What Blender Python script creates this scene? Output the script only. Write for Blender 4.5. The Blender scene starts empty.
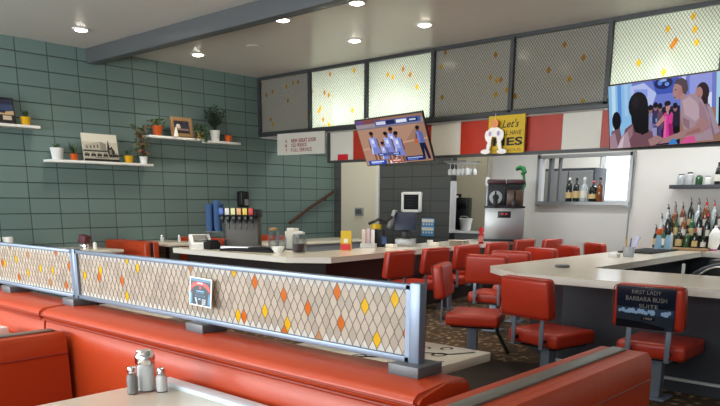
import bpy, bmesh, math, random
from mathutils import Vector, Matrix
rnd = random.Random(7)
C = bpy.context.scene.collection
sc = bpy.context.scene
R = math.radians

# ------------------------------------------------------------------ materials
def lin(h):
    if isinstance(h, str):
        h = h.lstrip('#'); c = [int(h[i:i+2], 16)/255 for i in (0, 2, 4)]
    else: c = h
    return tuple(((v/12.92) if v <= .04045 else ((v+.055)/1.055)**2.4) for v in c) + (1,)

def mat(name, col, rough=.5, metal=0, coat=0, emit=0, bump=0, bscale=60, trans=0, var=0, vscale=8, ior=1.45):
    m = bpy.data.materials.new(name); m.use_nodes = True
    nt = m.node_tree; b = nt.nodes['Principled BSDF']; L = nt.links.new
    c = lin(col)
    b.inputs['Base Color'].default_value = c
    b.inputs['Roughness'].default_value = rough
    b.inputs['Metallic'].default_value = metal
    b.inputs['Coat Weight'].default_value = coat
    b.inputs['Coat Roughness'].default_value = .15
    b.inputs['Transmission Weight'].default_value = trans
    b.inputs['IOR'].default_value = ior
    if emit:
        b.inputs['Emission Color'].default_value = c
        b.inputs['Emission Strength'].default_value = emit
    if bump or var:
        tc = nt.nodes.new('ShaderNodeTexCoord')
        if bump:
            n = nt.nodes.new('ShaderNodeTexNoise'); n.inputs['Scale'].default_value = bscale
            L(tc.outputs['Object'], n.inputs['Vector'])
            bp = nt.nodes.new('ShaderNodeBump'); bp.inputs['Strength'].default_value = bump; bp.inputs['Distance'].default_value = .01
            L(n.outputs['Fac'], bp.inputs['Height']); L(bp.outputs['Normal'], b.inputs['Normal'])
        if var:
            n2 = nt.nodes.new('ShaderNodeTexNoise'); n2.inputs['Scale'].default_value = vscale; n2.inputs['Detail'].default_value = 4
            L(tc.outputs['Object'], n2.inputs['Vector'])
            mx = nt.nodes.new('ShaderNodeMix'); mx.data_type = 'RGBA'
            mx.inputs['A'].default_value = tuple(v*(1-var) for v in c[:3])+(1,)
            mx.inputs['B'].default_value = tuple(min(1, v*(1+var)) for v in c[:3])+(1,)
            L(n2.outputs['Fac'], mx.inputs['Factor']); L(mx.outputs['Result'], b.inputs['Base Color'])
    return m

def block_mat(name, col, mort, axis, off):
    """painted concrete block in stack bond"""
    m = mat(name, col, .42); nt = m.node_tree; L = nt.links.new; b = nt.nodes['Principled BSDF']
    tc = nt.nodes.new('ShaderNodeTexCoord'); sp = nt.nodes.new('ShaderNodeSeparateXYZ'); cb = nt.nodes.new('ShaderNodeCombineXYZ')
    L(tc.outputs['Object'], sp.inputs[0])
    L(sp.outputs[axis], cb.inputs[0]); L(sp.outputs['Z'], cb.inputs[1])
    mp = nt.nodes.new('ShaderNodeMapping'); mp.inputs['Location'].default_value = (off[0], off[1], 0)
    L(cb.outputs[0], mp.inputs[0])
    br = nt.nodes.new('ShaderNodeTexBrick'); br.offset = 0; br.squash = 1
    br.inputs['Scale'].default_value = 1
    br.inputs['Brick Width'].default_value = .411; br.inputs['Row Height'].default_value = .2025
    br.inputs['Mortar Size'].default_value = .0075; br.inputs['Mortar Smooth'].default_value = .5
    c = lin(col)
    br.inputs['Color1'].default_value = tuple(v*.95 for v in c[:3])+(1,)
    br.inputs['Color2'].default_value = tuple(v*1.05 for v in c[:3])+(1,)
    br.inputs['Mortar'].default_value = lin(mort)
    L(mp.outputs[0], br.inputs['Vector']); L(br.outputs['Color'], b.inputs['Base Color'])
    n = nt.nodes.new('ShaderNodeTexNoise'); n.inputs['Scale'].default_value = 90
    L(tc.outputs['Object'], n.inputs['Vector'])
    ma = nt.nodes.new('ShaderNodeMath'); ma.operation = 'MULTIPLY_ADD'; ma.inputs[1].default_value = -1.5
    L(br.outputs['Fac'], ma.inputs[0]); 
    ms = nt.nodes.new('ShaderNodeMath'); ms.operation = 'MULTIPLY'; ms.inputs[1].default_value = .25
    L(n.outputs['Fac'], ms.inputs[0]); L(ms.outputs[0], ma.inputs[2])
    bp = nt.nodes.new('ShaderNodeBump'); bp.inputs['Strength'].default_value = .5; bp.inputs['Distance'].default_value = .008
    L(ma.outputs[0], bp.inputs['Height']); L(bp.outputs['Normal'], b.inputs['Normal'])
    return m

def lattice_mat(name):
    """pale translucent panel under a diamond wire lattice with scattered coloured cells"""
    m = bpy.data.materials.new(name); m.use_nodes = True; nt = m.node_tree; L = nt.links.new
    N = nt.nodes.new; b = nt.nodes['Principled BSDF']; out = nt.nodes['Material Output']
    tc = N('ShaderNodeTexCoord'); sp = N('ShaderNodeSeparateXYZ'); L(tc.outputs['Object'], sp.inputs[0])
    def M(op, a, bb=None):
        n = N('ShaderNodeMath'); n.operation = op
        for i, v in enumerate((a, bb)):
            if v is None: continue
            if isinstance(v, (int, float)): n.inputs[i].default_value = v
            else: L(v, n.inputs[i])
        return n.outputs[0]
    u = M('DIVIDE', sp.outputs['X'], .036); v = M('DIVIDE', sp.outputs['Z'], .05)
    a = M('ADD', u, v); d = M('SUBTRACT', u, v)
    fa, fd = M('FRACT', a), M('FRACT', d)
    ea = M('MINIMUM', fa, M('SUBTRACT', 1, fa)); ed = M('MINIMUM', fd, M('SUBTRACT', 1, fd))
    edge = M('MINIMUM', ea, ed)
    wire = M('LESS_THAN', edge, .075)
    cb = N('ShaderNodeCombineXYZ'); L(M('FLOOR', M('MULTIPLY', a, .58)), cb.inputs[0]); L(M('FLOOR', M('MULTIPLY', d, .58)), cb.inputs[1])
    wn = N('ShaderNodeTexWhiteNoise'); wn.noise_dimensions = '3D'; L(cb.outputs[0], wn.inputs['Vector'])
    tint = M('GREATER_THAN', wn.outputs['Value'], .977)
    sep = N('ShaderNodeSeparateColor'); L(wn.outputs['Color'], sep.inputs[0])
    tcol = N('ShaderNodeMix'); tcol.data_type = 'RGBA'
    tcol.inputs['A'].default_value = lin('#e3b512'); tcol.inputs['B'].default_value = lin('#cf8f1c')
    L(M('GREATER_THAN', sep.outputs[1], .5), tcol.inputs['Factor'])
    m1 = N('ShaderNodeMix'); m1.data_type = 'RGBA'; m1.inputs['A'].default_value = lin('#d5d2c6')
    L(tint, m1.inputs['Factor']); L(tcol.outputs['Result'], m1.inputs['B'])
    m2 = N('ShaderNodeMix'); m2.data_type = 'RGBA'; m2.inputs['B'].default_value = lin('#5d5d54')
    L(wire, m2.inputs['Factor']); L(m1.outputs['Result'], m2.inputs['A'])
    L(m2.outputs['Result'], b.inputs['Base Color']); b.inputs['Roughness'].default_value = .13
    tr = N('ShaderNodeBsdfTranslucent'); L(m2.outputs['Result'], tr.inputs[0])
    ms = N('ShaderNodeMixShader'); ms.inputs[0].default_value = .6
    L(b.outputs[0], ms.inputs[1]); L(tr.outputs[0], ms.inputs[2]); L(ms.outputs[0], out.inputs[0])
    return m

def translucent(name, col, rough=.35, f=.45):
    m = mat(name, col, rough); nt = m.node_tree; L = nt.links.new
    tr = nt.nodes.new('ShaderNodeBsdfTranslucent'); tr.inputs[0].default_value = lin(col)
    ms = nt.nodes.new('ShaderNodeMixShader'); ms.inputs[0].default_value = f
    L(nt.nodes['Principled BSDF'].outputs[0], ms.inputs[1]); L(tr.outputs[0], ms.inputs[2])
    L(ms.outputs[0], nt.nodes['Material Output'].inputs[0]); return m

def carpet_mat():
    m = mat('carpet', '#4a3c2c', .95); nt = m.node_tree; L = nt.links.new; b = nt.nodes['Principled BSDF']
    tc = nt.nodes.new('ShaderNodeTexCoord')
    vo = nt.nodes.new('ShaderNodeTexVoronoi'); vo.inputs['Scale'].default_value = 13
    n = nt.nodes.new('ShaderNodeTexNoise'); n.inputs['Scale'].default_value = 22; n.inputs['Detail'].default_value = 5
    L(tc.outputs['Object'], vo.inputs['Vector']); L(tc.outputs['Object'], n.inputs['Vector'])
    ad = nt.nodes.new('ShaderNodeMath'); ad.operation = 'ADD'
    L(vo.outputs['Distance'], ad.inputs[0]); L(n.outputs['Fac'], ad.inputs[1])
    cr = nt.nodes.new('ShaderNodeValToRGB'); e = cr.color_ramp.elements
    e[0].position = .62; e[0].color = lin('#a48d69'); e[1].position = 1.0; e[1].color = lin('#41311f')
    x = cr.color_ramp.elements.new(.8); x.color = lin('#644e36')
    L(ad.outputs[0], cr.inputs[0]); L(cr.outputs[0], b.inputs['Base Color'])
    return m

M = {}
M['teal'] = block_mat('teal_block', '#6b817d', '#303f3e', 'Y', (-.08, -.185))
M['dark_block'] = block_mat('charcoal_block', '#4c4e4c', '#2a2c2c', 'X', (0, -.185))
M['ceiling'] = mat('ceiling_paint', '#d4d0c8', .3, var=.03, vscale=1.5)
M['white_wall'] = mat('white_paint', '#d2d0ca', .6, var=.02, vscale=2)
M['cream'] = mat('cream_paint', '#d2ccb6', .6)
M['beam'] = mat('beam_paint', '#55585a', .35)
M['carpet'] = carpet_mat()
M['vinyl'] = mat('red_vinyl', '#ae3d1a', .38, coat=.04, bump=.12, bscale=22, var=.06, vscale=5)
M['vinyl'].node_tree.nodes['Principled BSDF'].inputs['Specular IOR Level'].default_value = .38
M['chair_vinyl'] = mat('red_chair_vinyl', '#b0301a', .36, coat=.12, bump=.08, bscale=25)
M['piping'] = mat('dark_red_piping', '#8c2a16', .4)
M['laminate'] = mat('cream_laminate', '#e2dac8', .16, var=.04, vscale=18)
M['edge'] = mat('counter_edge_band', '#e6e2d8', .25)
M['white'] = mat('white_gloss', '#eeeeea', .35)
M['charcoal'] = mat('charcoal_panel', '#3d4047', .4)
M['blackpanel'] = mat('dark_brown_panel', '#241b1a', .35)
M['black'] = mat('black_plastic', '#15161a', .35)
M['rubber'] = mat('black_rubber', '#17181a', .85)
M['steel'] = mat('brushed_steel', '#a6a8a8', .38, .85)
M['alu'] = mat('painted_aluminium', '#7b8798', .42, .6)
M['zinc'] = mat('dull_zinc', '#65676a', .5, .5)
M['darksteel'] = mat('dark_steel_leg', '#7f8a9a', .38, .4)
M['mullion'] = mat('dark_mullion', '#3c3f40', .4)
M['lattice'] = lattice_mat('lattice_panel')
M['bandwhite'] = mat('band_white', '#d0cec4', .35)
M['bandred'] = mat('band_red', '#a8301c', .35)
M['yellow'] = mat('sign_yellow', '#c9a916', .45)
M['chrome'] = mat('chrome', '#d8d8d8', .12, 1)
def thin_glass():
    m = bpy.data.materials.new('clear_glass'); m.use_nodes = True; nt = m.node_tree; L = nt.links.new
    t = nt.nodes.new('ShaderNodeBsdfTransparent'); t.inputs[0].default_value = (.9, .92, .93, 1)
    g = nt.nodes['Principled BSDF']; g.inputs['Base Color'].default_value = (.3, .32, .33, 1); g.inputs['Roughness'].default_value = .08
    lw = nt.nodes.new('ShaderNodeLayerWeight'); lw.inputs['Blend'].default_value = .35
    ma = nt.nodes.new('ShaderNodeMath'); ma.operation = 'MULTIPLY_ADD'; ma.inputs[1].default_value = .45; ma.inputs[2].default_value = .05
    L(lw.outputs['Facing'], ma.inputs[0])
    ms = nt.nodes.new('ShaderNodeMixShader'); L(ma.outputs[0], ms.inputs[0]); L(t.outputs[0], ms.inputs[1]); L(g.outputs[0], ms.inputs[2])
    L(ms.outputs[0], nt.nodes['Material Output'].inputs[0]); return m
M['glass'] = thin_glass()
M['salt'] = mat('white_salt', '#ecebe8', .7)
M['pepper'] = mat('grey_pepper', '#8d8a86', .8)
M['wood'] = mat('wood_frame', '#8f6f4a', .5, var=.15, vscale=20)
M['brown'] = mat('brown_rail', '#4a2a1c', .4)
M['leaf'] = mat('green_leaf', '#3f5a2c', .5)
M['darkleaf'] = mat('dark_leaf', '#1f3422', .45)
M['olive'] = mat('olive_leaf', '#6a6434', .5)
M['rust'] = mat('rust_leaf', '#8a5230', .5)
M['soil'] = mat('soil', '#2c221b', .9)
M['pot_yellow'] = mat('yellow_pot', '#d8a414', .35)
M['pot_orange'] = mat('orange_pot', '#cf5a1c', .4)
M['pot_white'] = mat('white_pot', '#e6e8e6', .4)
M['blue'] = mat('blue_plastic', '#274a86', .35); M['notice_blue'] = mat('notice_blue', '#4a8fc0', .5)
M['lightblue'] = mat('light_blue', '#8fb4cc', .5)
M['coffee'] = mat('dark_red_drink', '#3a0d0d', .1)
M['red'] = mat('bright_red', '#c4202a', .35)
M['green'] = mat('green_plastic', '#1c6a34', .4)
M['navy'] = mat('navy', '#16223a', .4)
M['paper'] = mat('paper', '#e2ddd0', .7)
M['ink'] = mat('ink', '#1a1a1c', .7)
M['redink'] = mat('red_ink', '#8e2c30', .7)
M['lamp'] = mat('lamp_glow', '#fff4e2', .5, emit=22)
M['amber'] = mat('amber_liquid', '#7a4420', .12, coat=.5)
M['darkbottle'] = mat('dark_bottle', '#17201a', .1, coat=.5)
M['clearbottle'] = mat('pale_bottle', '#b7c0c2', .12, coat=.5)
M['greenbottle'] = mat('green_bottle', '#2f5a38', .12, coat=.5)
M['label_w'] = mat('bottle_label_white', '#ddd8cc', .6)
M['label_t'] = mat('bottle_label_tan', '#c9b078', .6)
M['grey'] = mat('mid_grey', '#8a8d90', .5)
M['lightgrey'] = mat('light_grey', '#c8cacb', .4)
M['purple'] = mat('maroon_plastic', '#3e2228', .3)
M['brownice'] = mat('brown_slush', '#5a3a26', .3)
M['screenglow'] = None
def glow(name, col, e=1.0):
    k = 'g_'+name
    if k not in M:
        m = mat(k, '#050506', .25)
        b = m.node_tree.nodes['Principled BSDF']; b.inputs['Specular IOR Level'].default_value = .15
        b.inputs['Emission Color'].default_value = lin(col); b.inputs['Emission Strength'].default_value = e
        M[k] = m
    return M[k]

# ------------------------------------------------------------------ mesh builder
class B:
    def __init__(s): s.bm = bmesh.new(); s.i = 0
    def _tag(s, before):
        for f in s.bm.faces:
            if f.index == -1 or f not in before: pass
    def _new(s, geom):
        for f in geom: f.material_index = s.i
    def m(s, i): s.i = i; return s
    def box(s, c, d, bev=0, seg=2, rot=None, taper=0, shear=None):
        r = bmesh.ops.create_cube(s.bm, size=1); vs = r['verts']
        for v in vs:
            v.co = Vector((v.co.x*d[0], v.co.y*d[1], v.co.z*d[2]))
            if taper and v.co.z > 0: v.co.x *= 1-taper; v.co.y *= 1-taper
            if rot is not None: v.co = rot @ v.co
            v.co += Vector(c)
        fs = {f for v in vs for f in v.link_faces}
        if bev:
            es = list({e for v in vs for e in v.link_edges})
            rr = bmesh.ops.bevel(s.bm, geom=es, offset=bev, segments=seg, profile=.5, affect='EDGES', clamp_overlap=True)
            fs = {f for f in fs if f.is_valid} | set(rr['faces'])
        s._new(fs); return s
    def ring(s, c, r, n, ax=None, ay=None):
        return [s.bm.verts.new(Vector(c)+ax*(r*math.cos(2*math.pi*k/n))+ay*(r*math.sin(2*math.pi*k/n))) for k in range(n)]
    def skin(s, rings, cap0=True, cap1=True, close=False):
        fs = []
        rr = list(zip(rings, rings[1:])) + ([(rings[-1], rings[0])] if close else [])
        for a, b in rr:
            n = len(a)
            for k in range(n): fs.append(s.bm.faces.new((a[k], a[(k+1) % n], b[(k+1) % n], b[k])))
        if not close:
            if cap0: fs.append(s.bm.faces.new(list(reversed(rings[0]))))
            if cap1: fs.append(s.bm.faces.new(rings[-1]))
        s._new(fs); return s
    def tube(s, pts, r, n=8, closed=False):
        P = [Vector(p) for p in pts]; rings = []
        up = None
        for i, p in enumerate(P):
            if closed: t = P[(i+1) % len(P)]-P[i-1]
            else: t = P[min(i+1, len(P)-1)]-P[max(i-1, 0)]
            t.normalize()
            if up is None:
                up = Vector((0, 0, 1)) if abs(t.z) < .9 else Vector((1, 0, 0))
            ax = t.cross(up)
            if ax.length < 1e-4: ax = t.cross(Vector((1, 0, 0)))
            ax.normalize(); ay = ax.cross(t); ay.normalize(); up = ay
            rad = r[i] if isinstance(r, (list, tuple)) else r
            rings.append(s.ring(p, rad, n, ax, ay))
        return s.skin(rings, close=closed)
    def lathe(s, prof, c=(0, 0, 0), n=16, square=False):
        rings = []
        for r, z in prof:
            rings.append(s.ring((c[0], c[1], c[2]+z), max(r, 1e-4), n, Vector((1, 0, 0)), Vector((0, 1, 0))))
        return s.skin(rings)
    def prism(s, poly, axis, a, b):
        """poly: 2D points; extruded along axis 0/1/2 from a to b"""
        def P(p, h):
            q = [p[0], p[1]]; q.insert(axis, h); return Vector(q)
        r0 = [s.bm.verts.new(P(p, a)) for p in poly]; r1 = [s.bm.verts.new(P(p, b)) for p in poly]
        return s.skin([r0, r1])
    def face(s, pts):
        f = s.bm.faces.new([s.bm.verts.new(Vector(p)) for p in pts]); s._new([f]); return s
    def obj(s, name, mats, parent=None, loc=None, rotz=0, smooth=True, angle=35):
        bmesh.ops.recalc_face_normals(s.bm, faces=s.bm.faces)
        me = bpy.data.meshes.new(name); s.bm.to_mesh(me); s.bm.free()
        for mm in (mats if isinstance(mats, (list, tuple)) else [mats]): me.materials.append(M[mm] if isinstance(mm, str) else mm)
        if smooth:
            for p in me.polygons: p.use_smooth = True
            me.set_sharp_from_angle(angle=R(angle))
        o = bpy.data.objects.new(name, me); C.objects.link(o)
        if parent: o.parent = parent
        if loc: o.location = loc
        if rotz: o.rotation_euler = (0, 0, rotz)
        return o

def tag(o, label, cat, group=None, kind=None):
    o['label'] = label; o['category'] = cat
    if group: o['group'] = group
    if kind: o['kind'] = kind
    return o
def thing(name, label, cat, loc=(0, 0, 0), rotz=0, group=None):
    o = bpy.data.objects.new(name, None); C.objects.link(o); o.empty_display_size = .1
    o.location = loc; o.rotation_euler = (0, 0, rotz)
    return tag(o, label, cat, group)
KIDS = {}
def dup(src, loc, rotz, label, group=None):
    def cp(o, par):
        c = o.copy(); C.objects.link(c); c.parent = par
        for ch in list(o.children):
            cp(ch, c)
        return c
    c = cp(src, None); c.location = loc; c.rotation_euler = (0, 0, rotz)
    c['label'] = label
    if group: c['group'] = group
    return c
def struct(name, b, m, label=None, parent=None, **k):
    o = b.obj(name, m, parent, **k)
    if not parent:
        o['kind'] = 'structure'
        o['label'] = label or name; o['category'] = name.split('_')[0]
    return o

FONT_DG = None
def text_mesh(string, size, shear=0, ext=.001, bold=0):
    cu = bpy.data.curves.new('lettering', 'FONT'); cu.body = string; cu.size = size; cu.align_x = 'CENTER'; cu.align_y = 'CENTER'
    cu.shear = shear; cu.extrude = ext; cu.offset = bold; cu.resolution_u = 3
    o = bpy.data.objects.new('lettering', cu); C.objects.link(o)
    dg = bpy.context.evaluated_depsgraph_get(); dg.update()
    me = bpy.data.meshes.new_from_object(o.evaluated_get(dg)); bpy.data.objects.remove(o); bpy.data.curves.remove(cu)
    return me
def lettering(lines, m, parent, name='lettering', face='-Y'):
    """lines: (string, x, z, width or None, height, y, shear, bold) laid on the parent's local XZ plane facing -Y"""
    verts, faces = [], []
    for (st, x, z, w, h, y, sh, bo) in lines:
        me = text_mesh(st, 1, sh, .0, bo)
        xs = [v.co.x for v in me.vertices]; ys = [v.co.y for v in me.vertices]
        cx, cy = (min(xs)+max(xs))/2, (min(ys)+max(ys))/2
        sy = h/(max(ys)-min(ys)); sx = (w/(max(xs)-min(xs))) if w else sy
        k = len(verts)
        for v in me.vertices: verts.append(((v.co.x-cx)*sx+x, y, (v.co.y-cy)*sy+z))
        for p in me.polygons: faces.append([k+i for i in p.vertices])
        bpy.data.meshes.remove(me)
    me = bpy.data.meshes.new(name); me.from_pydata(verts, [], faces); me.materials.append(M[m] if isinstance(m, str) else m)
    o = bpy.data.objects.new(name, me); C.objects.link(o); o.parent = parent
    return o

# ------------------------------------------------------------------ room shell
LX, CZ = -9.7, 3.39
RX, FY = 4.2, -2.6
struct('floor', B().box((-3, 6, -.05), (16, 19, .1)), 'carpet', 'brown mottled carpet floor')
struct('ceiling', B().box((-3, 6, CZ+.05), (16, 19, .1)), 'ceiling', 'pale painted ceiling with downlights')
struct('wall_left', B().box((LX-.1, 5, CZ/2), (.2, 16, CZ)), 'teal', 'teal painted block wall with shelves')
# partition: charcoal block with a cream section
struct('wall_partition', B().box((-9.62, 10.08, CZ/2), (.2, .16, CZ)).box((-7.77, 10.08, CZ/2), (1.56, .16, CZ)), 'dark_block', 'charcoal block partition behind the register')
struct('wall_cream', B().box((-9.035, 10.085, CZ/2), (.97, .15, CZ)), 'cream', 'cream painted wall strip beside charcoal blocks')
b = B().box((-8.59, 10.0, 1.2), (.07, .05, 2.4))
struct('trim_1', b, 'white_wall', 'pale upright trim on cream wall')
b = B().box((-6.975, 10.06, 1.3), (.03, .14, .85)).box((-6.6, 10.06, .9), (.72, .14, .035))
struct('trim_2', b, 'lightgrey', 'pale frame of the kitchen opening')
struct('wall_kitchen', B().box((-8.2, 12.1, CZ/2), (3.2, .16, CZ)), 'cream', 'cream kitchen wall behind the opening')
# white wall with pass-through window
wx0, wx1, wz0, wz1 = -6.0, -4.44, 1.38, 2.12
b = B()
b.box(((-6.95+wx0)/2, 11.28, CZ/2), (wx0+6.95, .16, CZ)).box(((wx1-3.7)/2, 11.28, CZ/2), (-3.7-wx1, .16, CZ))
b.box(((wx0+wx1)/2, 11.28, wz0/2), (wx1-wx0, .16, wz0)).box(((wx0+wx1)/2, 11.28, (wz1+CZ)/2), (wx1-wx0, .16, CZ-wz1))
struct('wall_back', b, 'white_wall', 'white back wall with pass-through window')
struct('wall_bar', B().box((.1, 10.3, CZ/2), (8.2, .2, CZ)).box((-3.92, 10.78, CZ/2), (.16, .76, CZ)), 'white_wall', 'white wall behind the bar bottles')
struct('wall_right', B().box((RX+.1, 5, CZ/2), (.2, 16, CZ)), 'white_wall', 'plain wall on the far side of the bar')
# storefront wall with windows behind the viewpoint
b = B()
for x0, x1 in ((LX, -9.2), (-6.2, -5.8), (-2.8, -2.4), (.6, 1.0), (3.9, RX)): b.box(((x0+x1)/2, FY-.1, CZ/2), (x1-x0, .2, CZ))
b.box(((LX+RX)/2, FY-.1, .3), (RX-LX, .19, .6)).box(((LX+RX)/2, FY-.1, 3.1), (RX-LX, .19, .58))
struct('wall_front', b, 'white_wall', 'storefront wall with tall windows')
for i, (x0, x1) in enumerate(((-9.2, -6.2), (-5.8, -2.8), (-2.4, .6), (1.0, 3.9))):
    b = B()
    for xx in (x0+.03, (x0+x1)/2, x1-.03): b.box((xx, FY-.1, 1.7), (.06, .1, 2.2))
    b.box(((x0+x1)/2, FY-.1, .63), (x1-x0, .1, .06)).box(((x0+x1)/2, FY-.1, 2.78), (x1-x0, .1, .06))
    struct('window_%d' % (i+2), b, 'mullion', 'storefront window frame')
struct('trim_3', B().tube([(-4.03, 10.18, 2.1), (-4.0, 10.18, 1.95), (-4.03, 10.18, 1.2), (-4.03, 10.18, .83)], .012, 6), 'grey', 'thin grey cable conduit at the wall corner')
# ceiling beam
struct('beam', B().box((-2.9, 5.22, 3.295), (13.6, .15, .19), .006), 'beam', 'dark grey ceiling beam across the room')
# back room behind the pass-through window
struct('wall_backroom', B().box((-5.3, 14.6, .7), (5, .15, 1.4)).box((-5.3, 14.6, 2.95), (5, .15, .9)).box((-7.2, 14.6, 1.9), (1.5, .15, 1.5)), 'white_wall', 'pale wall of the room behind the window')
b = B()
f = .05
b.box((wx0-f/2+.02, 11.17, (wz0+wz1)/2), (f, .1, wz1-wz0+2*f)).box((wx1+f/2-.02, 11.17, (wz0+wz1)/2), (f, .1, wz1-wz0+2*f))
b.box(((wx0+wx1)/2, 11.17, wz1+f/2-.02), (wx1-wx0+.04, .1, f)).box(((wx0+wx1)/2, 11.17, wz0-f/2+.02), (wx1-wx0+.04, .14, f))
wf = struct('window_1', b, 'steel', 'steel framed pass-through window holding bottles')
b = B().box((-5.83, 11.25, (wz0+wz1)/2), (.05, .1, wz1-wz0)).box((-5.68, 11.27, (wz0+wz1)/2), (.03, .08, wz1-wz0))
struct('window_post', b, 'zinc', parent=wf)
struct('window_sill', B().box(((wx0+wx1)/2, 11.3, wz0+.01), (wx1-wx0, .3, .03)), 'zinc', parent=wf)
cb_ = thing('backdrop_cabinet', 'added dark grey cabinet darkening the view behind the window bottles', 'cabinet', (-6.1, 12.7, 0))  # made-up cabinet, added to darken the room behind the window bottles
B().box((0, 0, 1.0), (1.0, .5, 2.0), .01).obj('body', 'charcoal', cb_); B().box((.24, -.26, 1.0), (.46, .03, 1.9), .01).obj('door', 'grey', cb_); B().box((-.24, -.26, 1.0), (.46, .03, 1.9), .01).obj('door', 'grey', cb_)
b = B()
for xx in (-6.4, -4.9, -3.2): b.box((xx, 14.6, 1.95), (.06, .1, 1.1))
b.box((-4.8, 14.6, 1.42), (3.3, .1, .05)).box((-4.8, 14.6, 2.48), (3.3, .1, .05))
struct('window_6', b, 'lightgrey', 'bright outside window seen through the pass-through')

# ------------------------------------------------------------------ soffit of lattice panels and sign band
SY = 8.2
mx = [-9.68, -8.46, -7.27, -6.07, -4.86, -3.62, -2.42, -1.22, -.02, 1.2]
soff = thing('lattice_soffit', 'long dark framed soffit of lattice panels under the ceiling', 'soffit', (-4.2, SY, 2.45))
def sub(b, name, m, **k):
    o = b.obj(name, m, soff, **k); o.location = (4.2, -SY, -2.45); return o
b = B(); b.box((-4.2, SY, CZ-.02), (11, .07, .05)).box((-4.2, SY, 2.475), (11, .09, .075), .004)
sub(b, 'frame_rail', 'mullion')
for x in mx: sub(B().box((x, SY-.005, 2.93), (.05, .08, .9)), 'mullion', 'mullion')
lit = (1, 2, 5, 6, 7, 8)
for i in range(len(mx)-1):
    o = sub(B().box(((mx[i]+mx[i+1])/2, SY+.01, 2.945), (mx[i+1]-mx[i]-.04, .008, .87)), 'lattice_panel', 'lattice')
b = B(); b.box((-4.2, SY+.42, 2.9), (11, .03, .95)).box((-4.2, SY+.22, 2.445), (11, .44, .02))
for x in mx: b.box((x, SY+.22, 2.9), (.02, .42, .95))
sub(b, 'backing_box', 'white')
# sign band below
band = thing('sign_band', 'red and white striped band hanging under the lattice soffit', 'sign band', (-4.2, SY, 1.97))
def bsub(b, name, m, **k):
    o = b.obj(name, m, band, **k); o.location = (4.2, -SY, -1.97); return o
x = -8.04; k = 0
while x < 1.2:
    w = .487
    bsub(B().box((x+w/2, SY+.02, 2.21), (w-.004, .03, .42)), 'band_panel', 'bandwhite' if k % 2 == 0 else 'bandred'); x += w; k += 1
b = B().box((-3.4, SY+.0, 1.985), (9.3, .09, .035)).box((-8.05, SY, 2.2), (.03, .08, .45))
bsub(b, 'band_rail', 'mullion')
bsub(B().box((-7.765, SY, 2.035), (.21, .01, .11)), 'red_sticker', 'red')['label'] = 'small red sticker'
# hanging white sign
sg = thing('hanging_sign', 'white sign with three lines of red lettering hung beside the striped band', 'sign', (-8.63, SY-.07, 2.285))
B().box((0, 0, 0), (1.1, .02, .335), rot=Matrix.Rotation(R(.6), 3, 'Y')).obj('sign_board', 'bandwhite', sg)
lettering([('NEW GREAT LOOK', .08, .05, .58, .06, -.014, 0, .02), ('OLD FRIENDS', -.03, -.02, .36, .055, -.014, 0, .01), ('FULL SERVICE', .03, -.095, .48, .055, -.014, 0, .01)], 'redink', sg)
lettering([('A', -.33, .05, .05, .05, -.014, 0, .02), ('&', -.33, -.02, .05, .05, -.014, 0, .02), ('Y', -.33, -.095, .05, .05, -.014, 0, .02)], 'redink', sg, 'list_mark')
# yellow pie sign
ps = thing('pie_sign', 'square yellow sign with black PIES lettering on the striped band', 'sign', (-4.865, SY-.065, 2.22))
B().box((0, 0, 0), (.52, .02, .455)).obj('sign_board', 'yellow', ps)
for l_ in (("Let's", .06, .125, .24, .095, -.012, .3, .01), ('ALL HAVE', .07, .015, .3, .055, -.012, .2, .01), ('PIES', .03, -.09, .42, .1, -.012, 0, .03), ('DELICIOUS', .02, -.19, .4, .025, -.012, 0, .0)):
    lettering([l_], 'ink', ps)
# paper cut-out figure hung in front of the sign
fg = thing('paper_figure', 'white paper dancing figure with orange hat hung over the yellow sign', 'decoration', (-5.0, SY-.13, 2.2))
def ell(cx, cz, rx, rz, n=14, a=0):
    ca, sa = math.cos(a), math.sin(a)
    return [(cx+rx*math.cos(2*math.pi*k/n)*ca-rz*math.sin(2*math.pi*k/n)*sa, cz+rx*math.cos(2*math.pi*k/n)*sa+rz*math.sin(2*math.pi*k/n)*ca) for k in range(n)]
b = B()
for e in ((0, .05, .1, .06, 0), (-.085, .0, .05, .075, .2), (.085, .0, .05, .075, -.2), (-.075, -.11, .028, .075, -.25), (.08, -.11, .028, .075, .25), (-.12, -.185, .07, .03, 0), (.12, -.19, .07, .03, 0)):
    k = e; b.prism(ell(*k[:4], a=k[4]), 1, -.006-.001*abs(k[0])*10, .006+.001*abs(k[1])*5)
b.obj('body', 'white', fg)
b = B().prism(ell(0, .15, .055, .05), 1, -.01, .01); b.obj('head', mat('orange_paper', '#d98a5c', .6), fg)
b = B().prism(ell(-.06, .03, .02, .03), 1, -.012, -.007).prism(ell(.06, .03, .02, .03), 1, -.012, -.007); b.obj('spots', mat('lilac_spots', '#b79ccb', .6), fg)
B().tube([(0, .0, .19), (0, .01, .27)], .002, 4).obj('string', 'white', fg)

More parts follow.
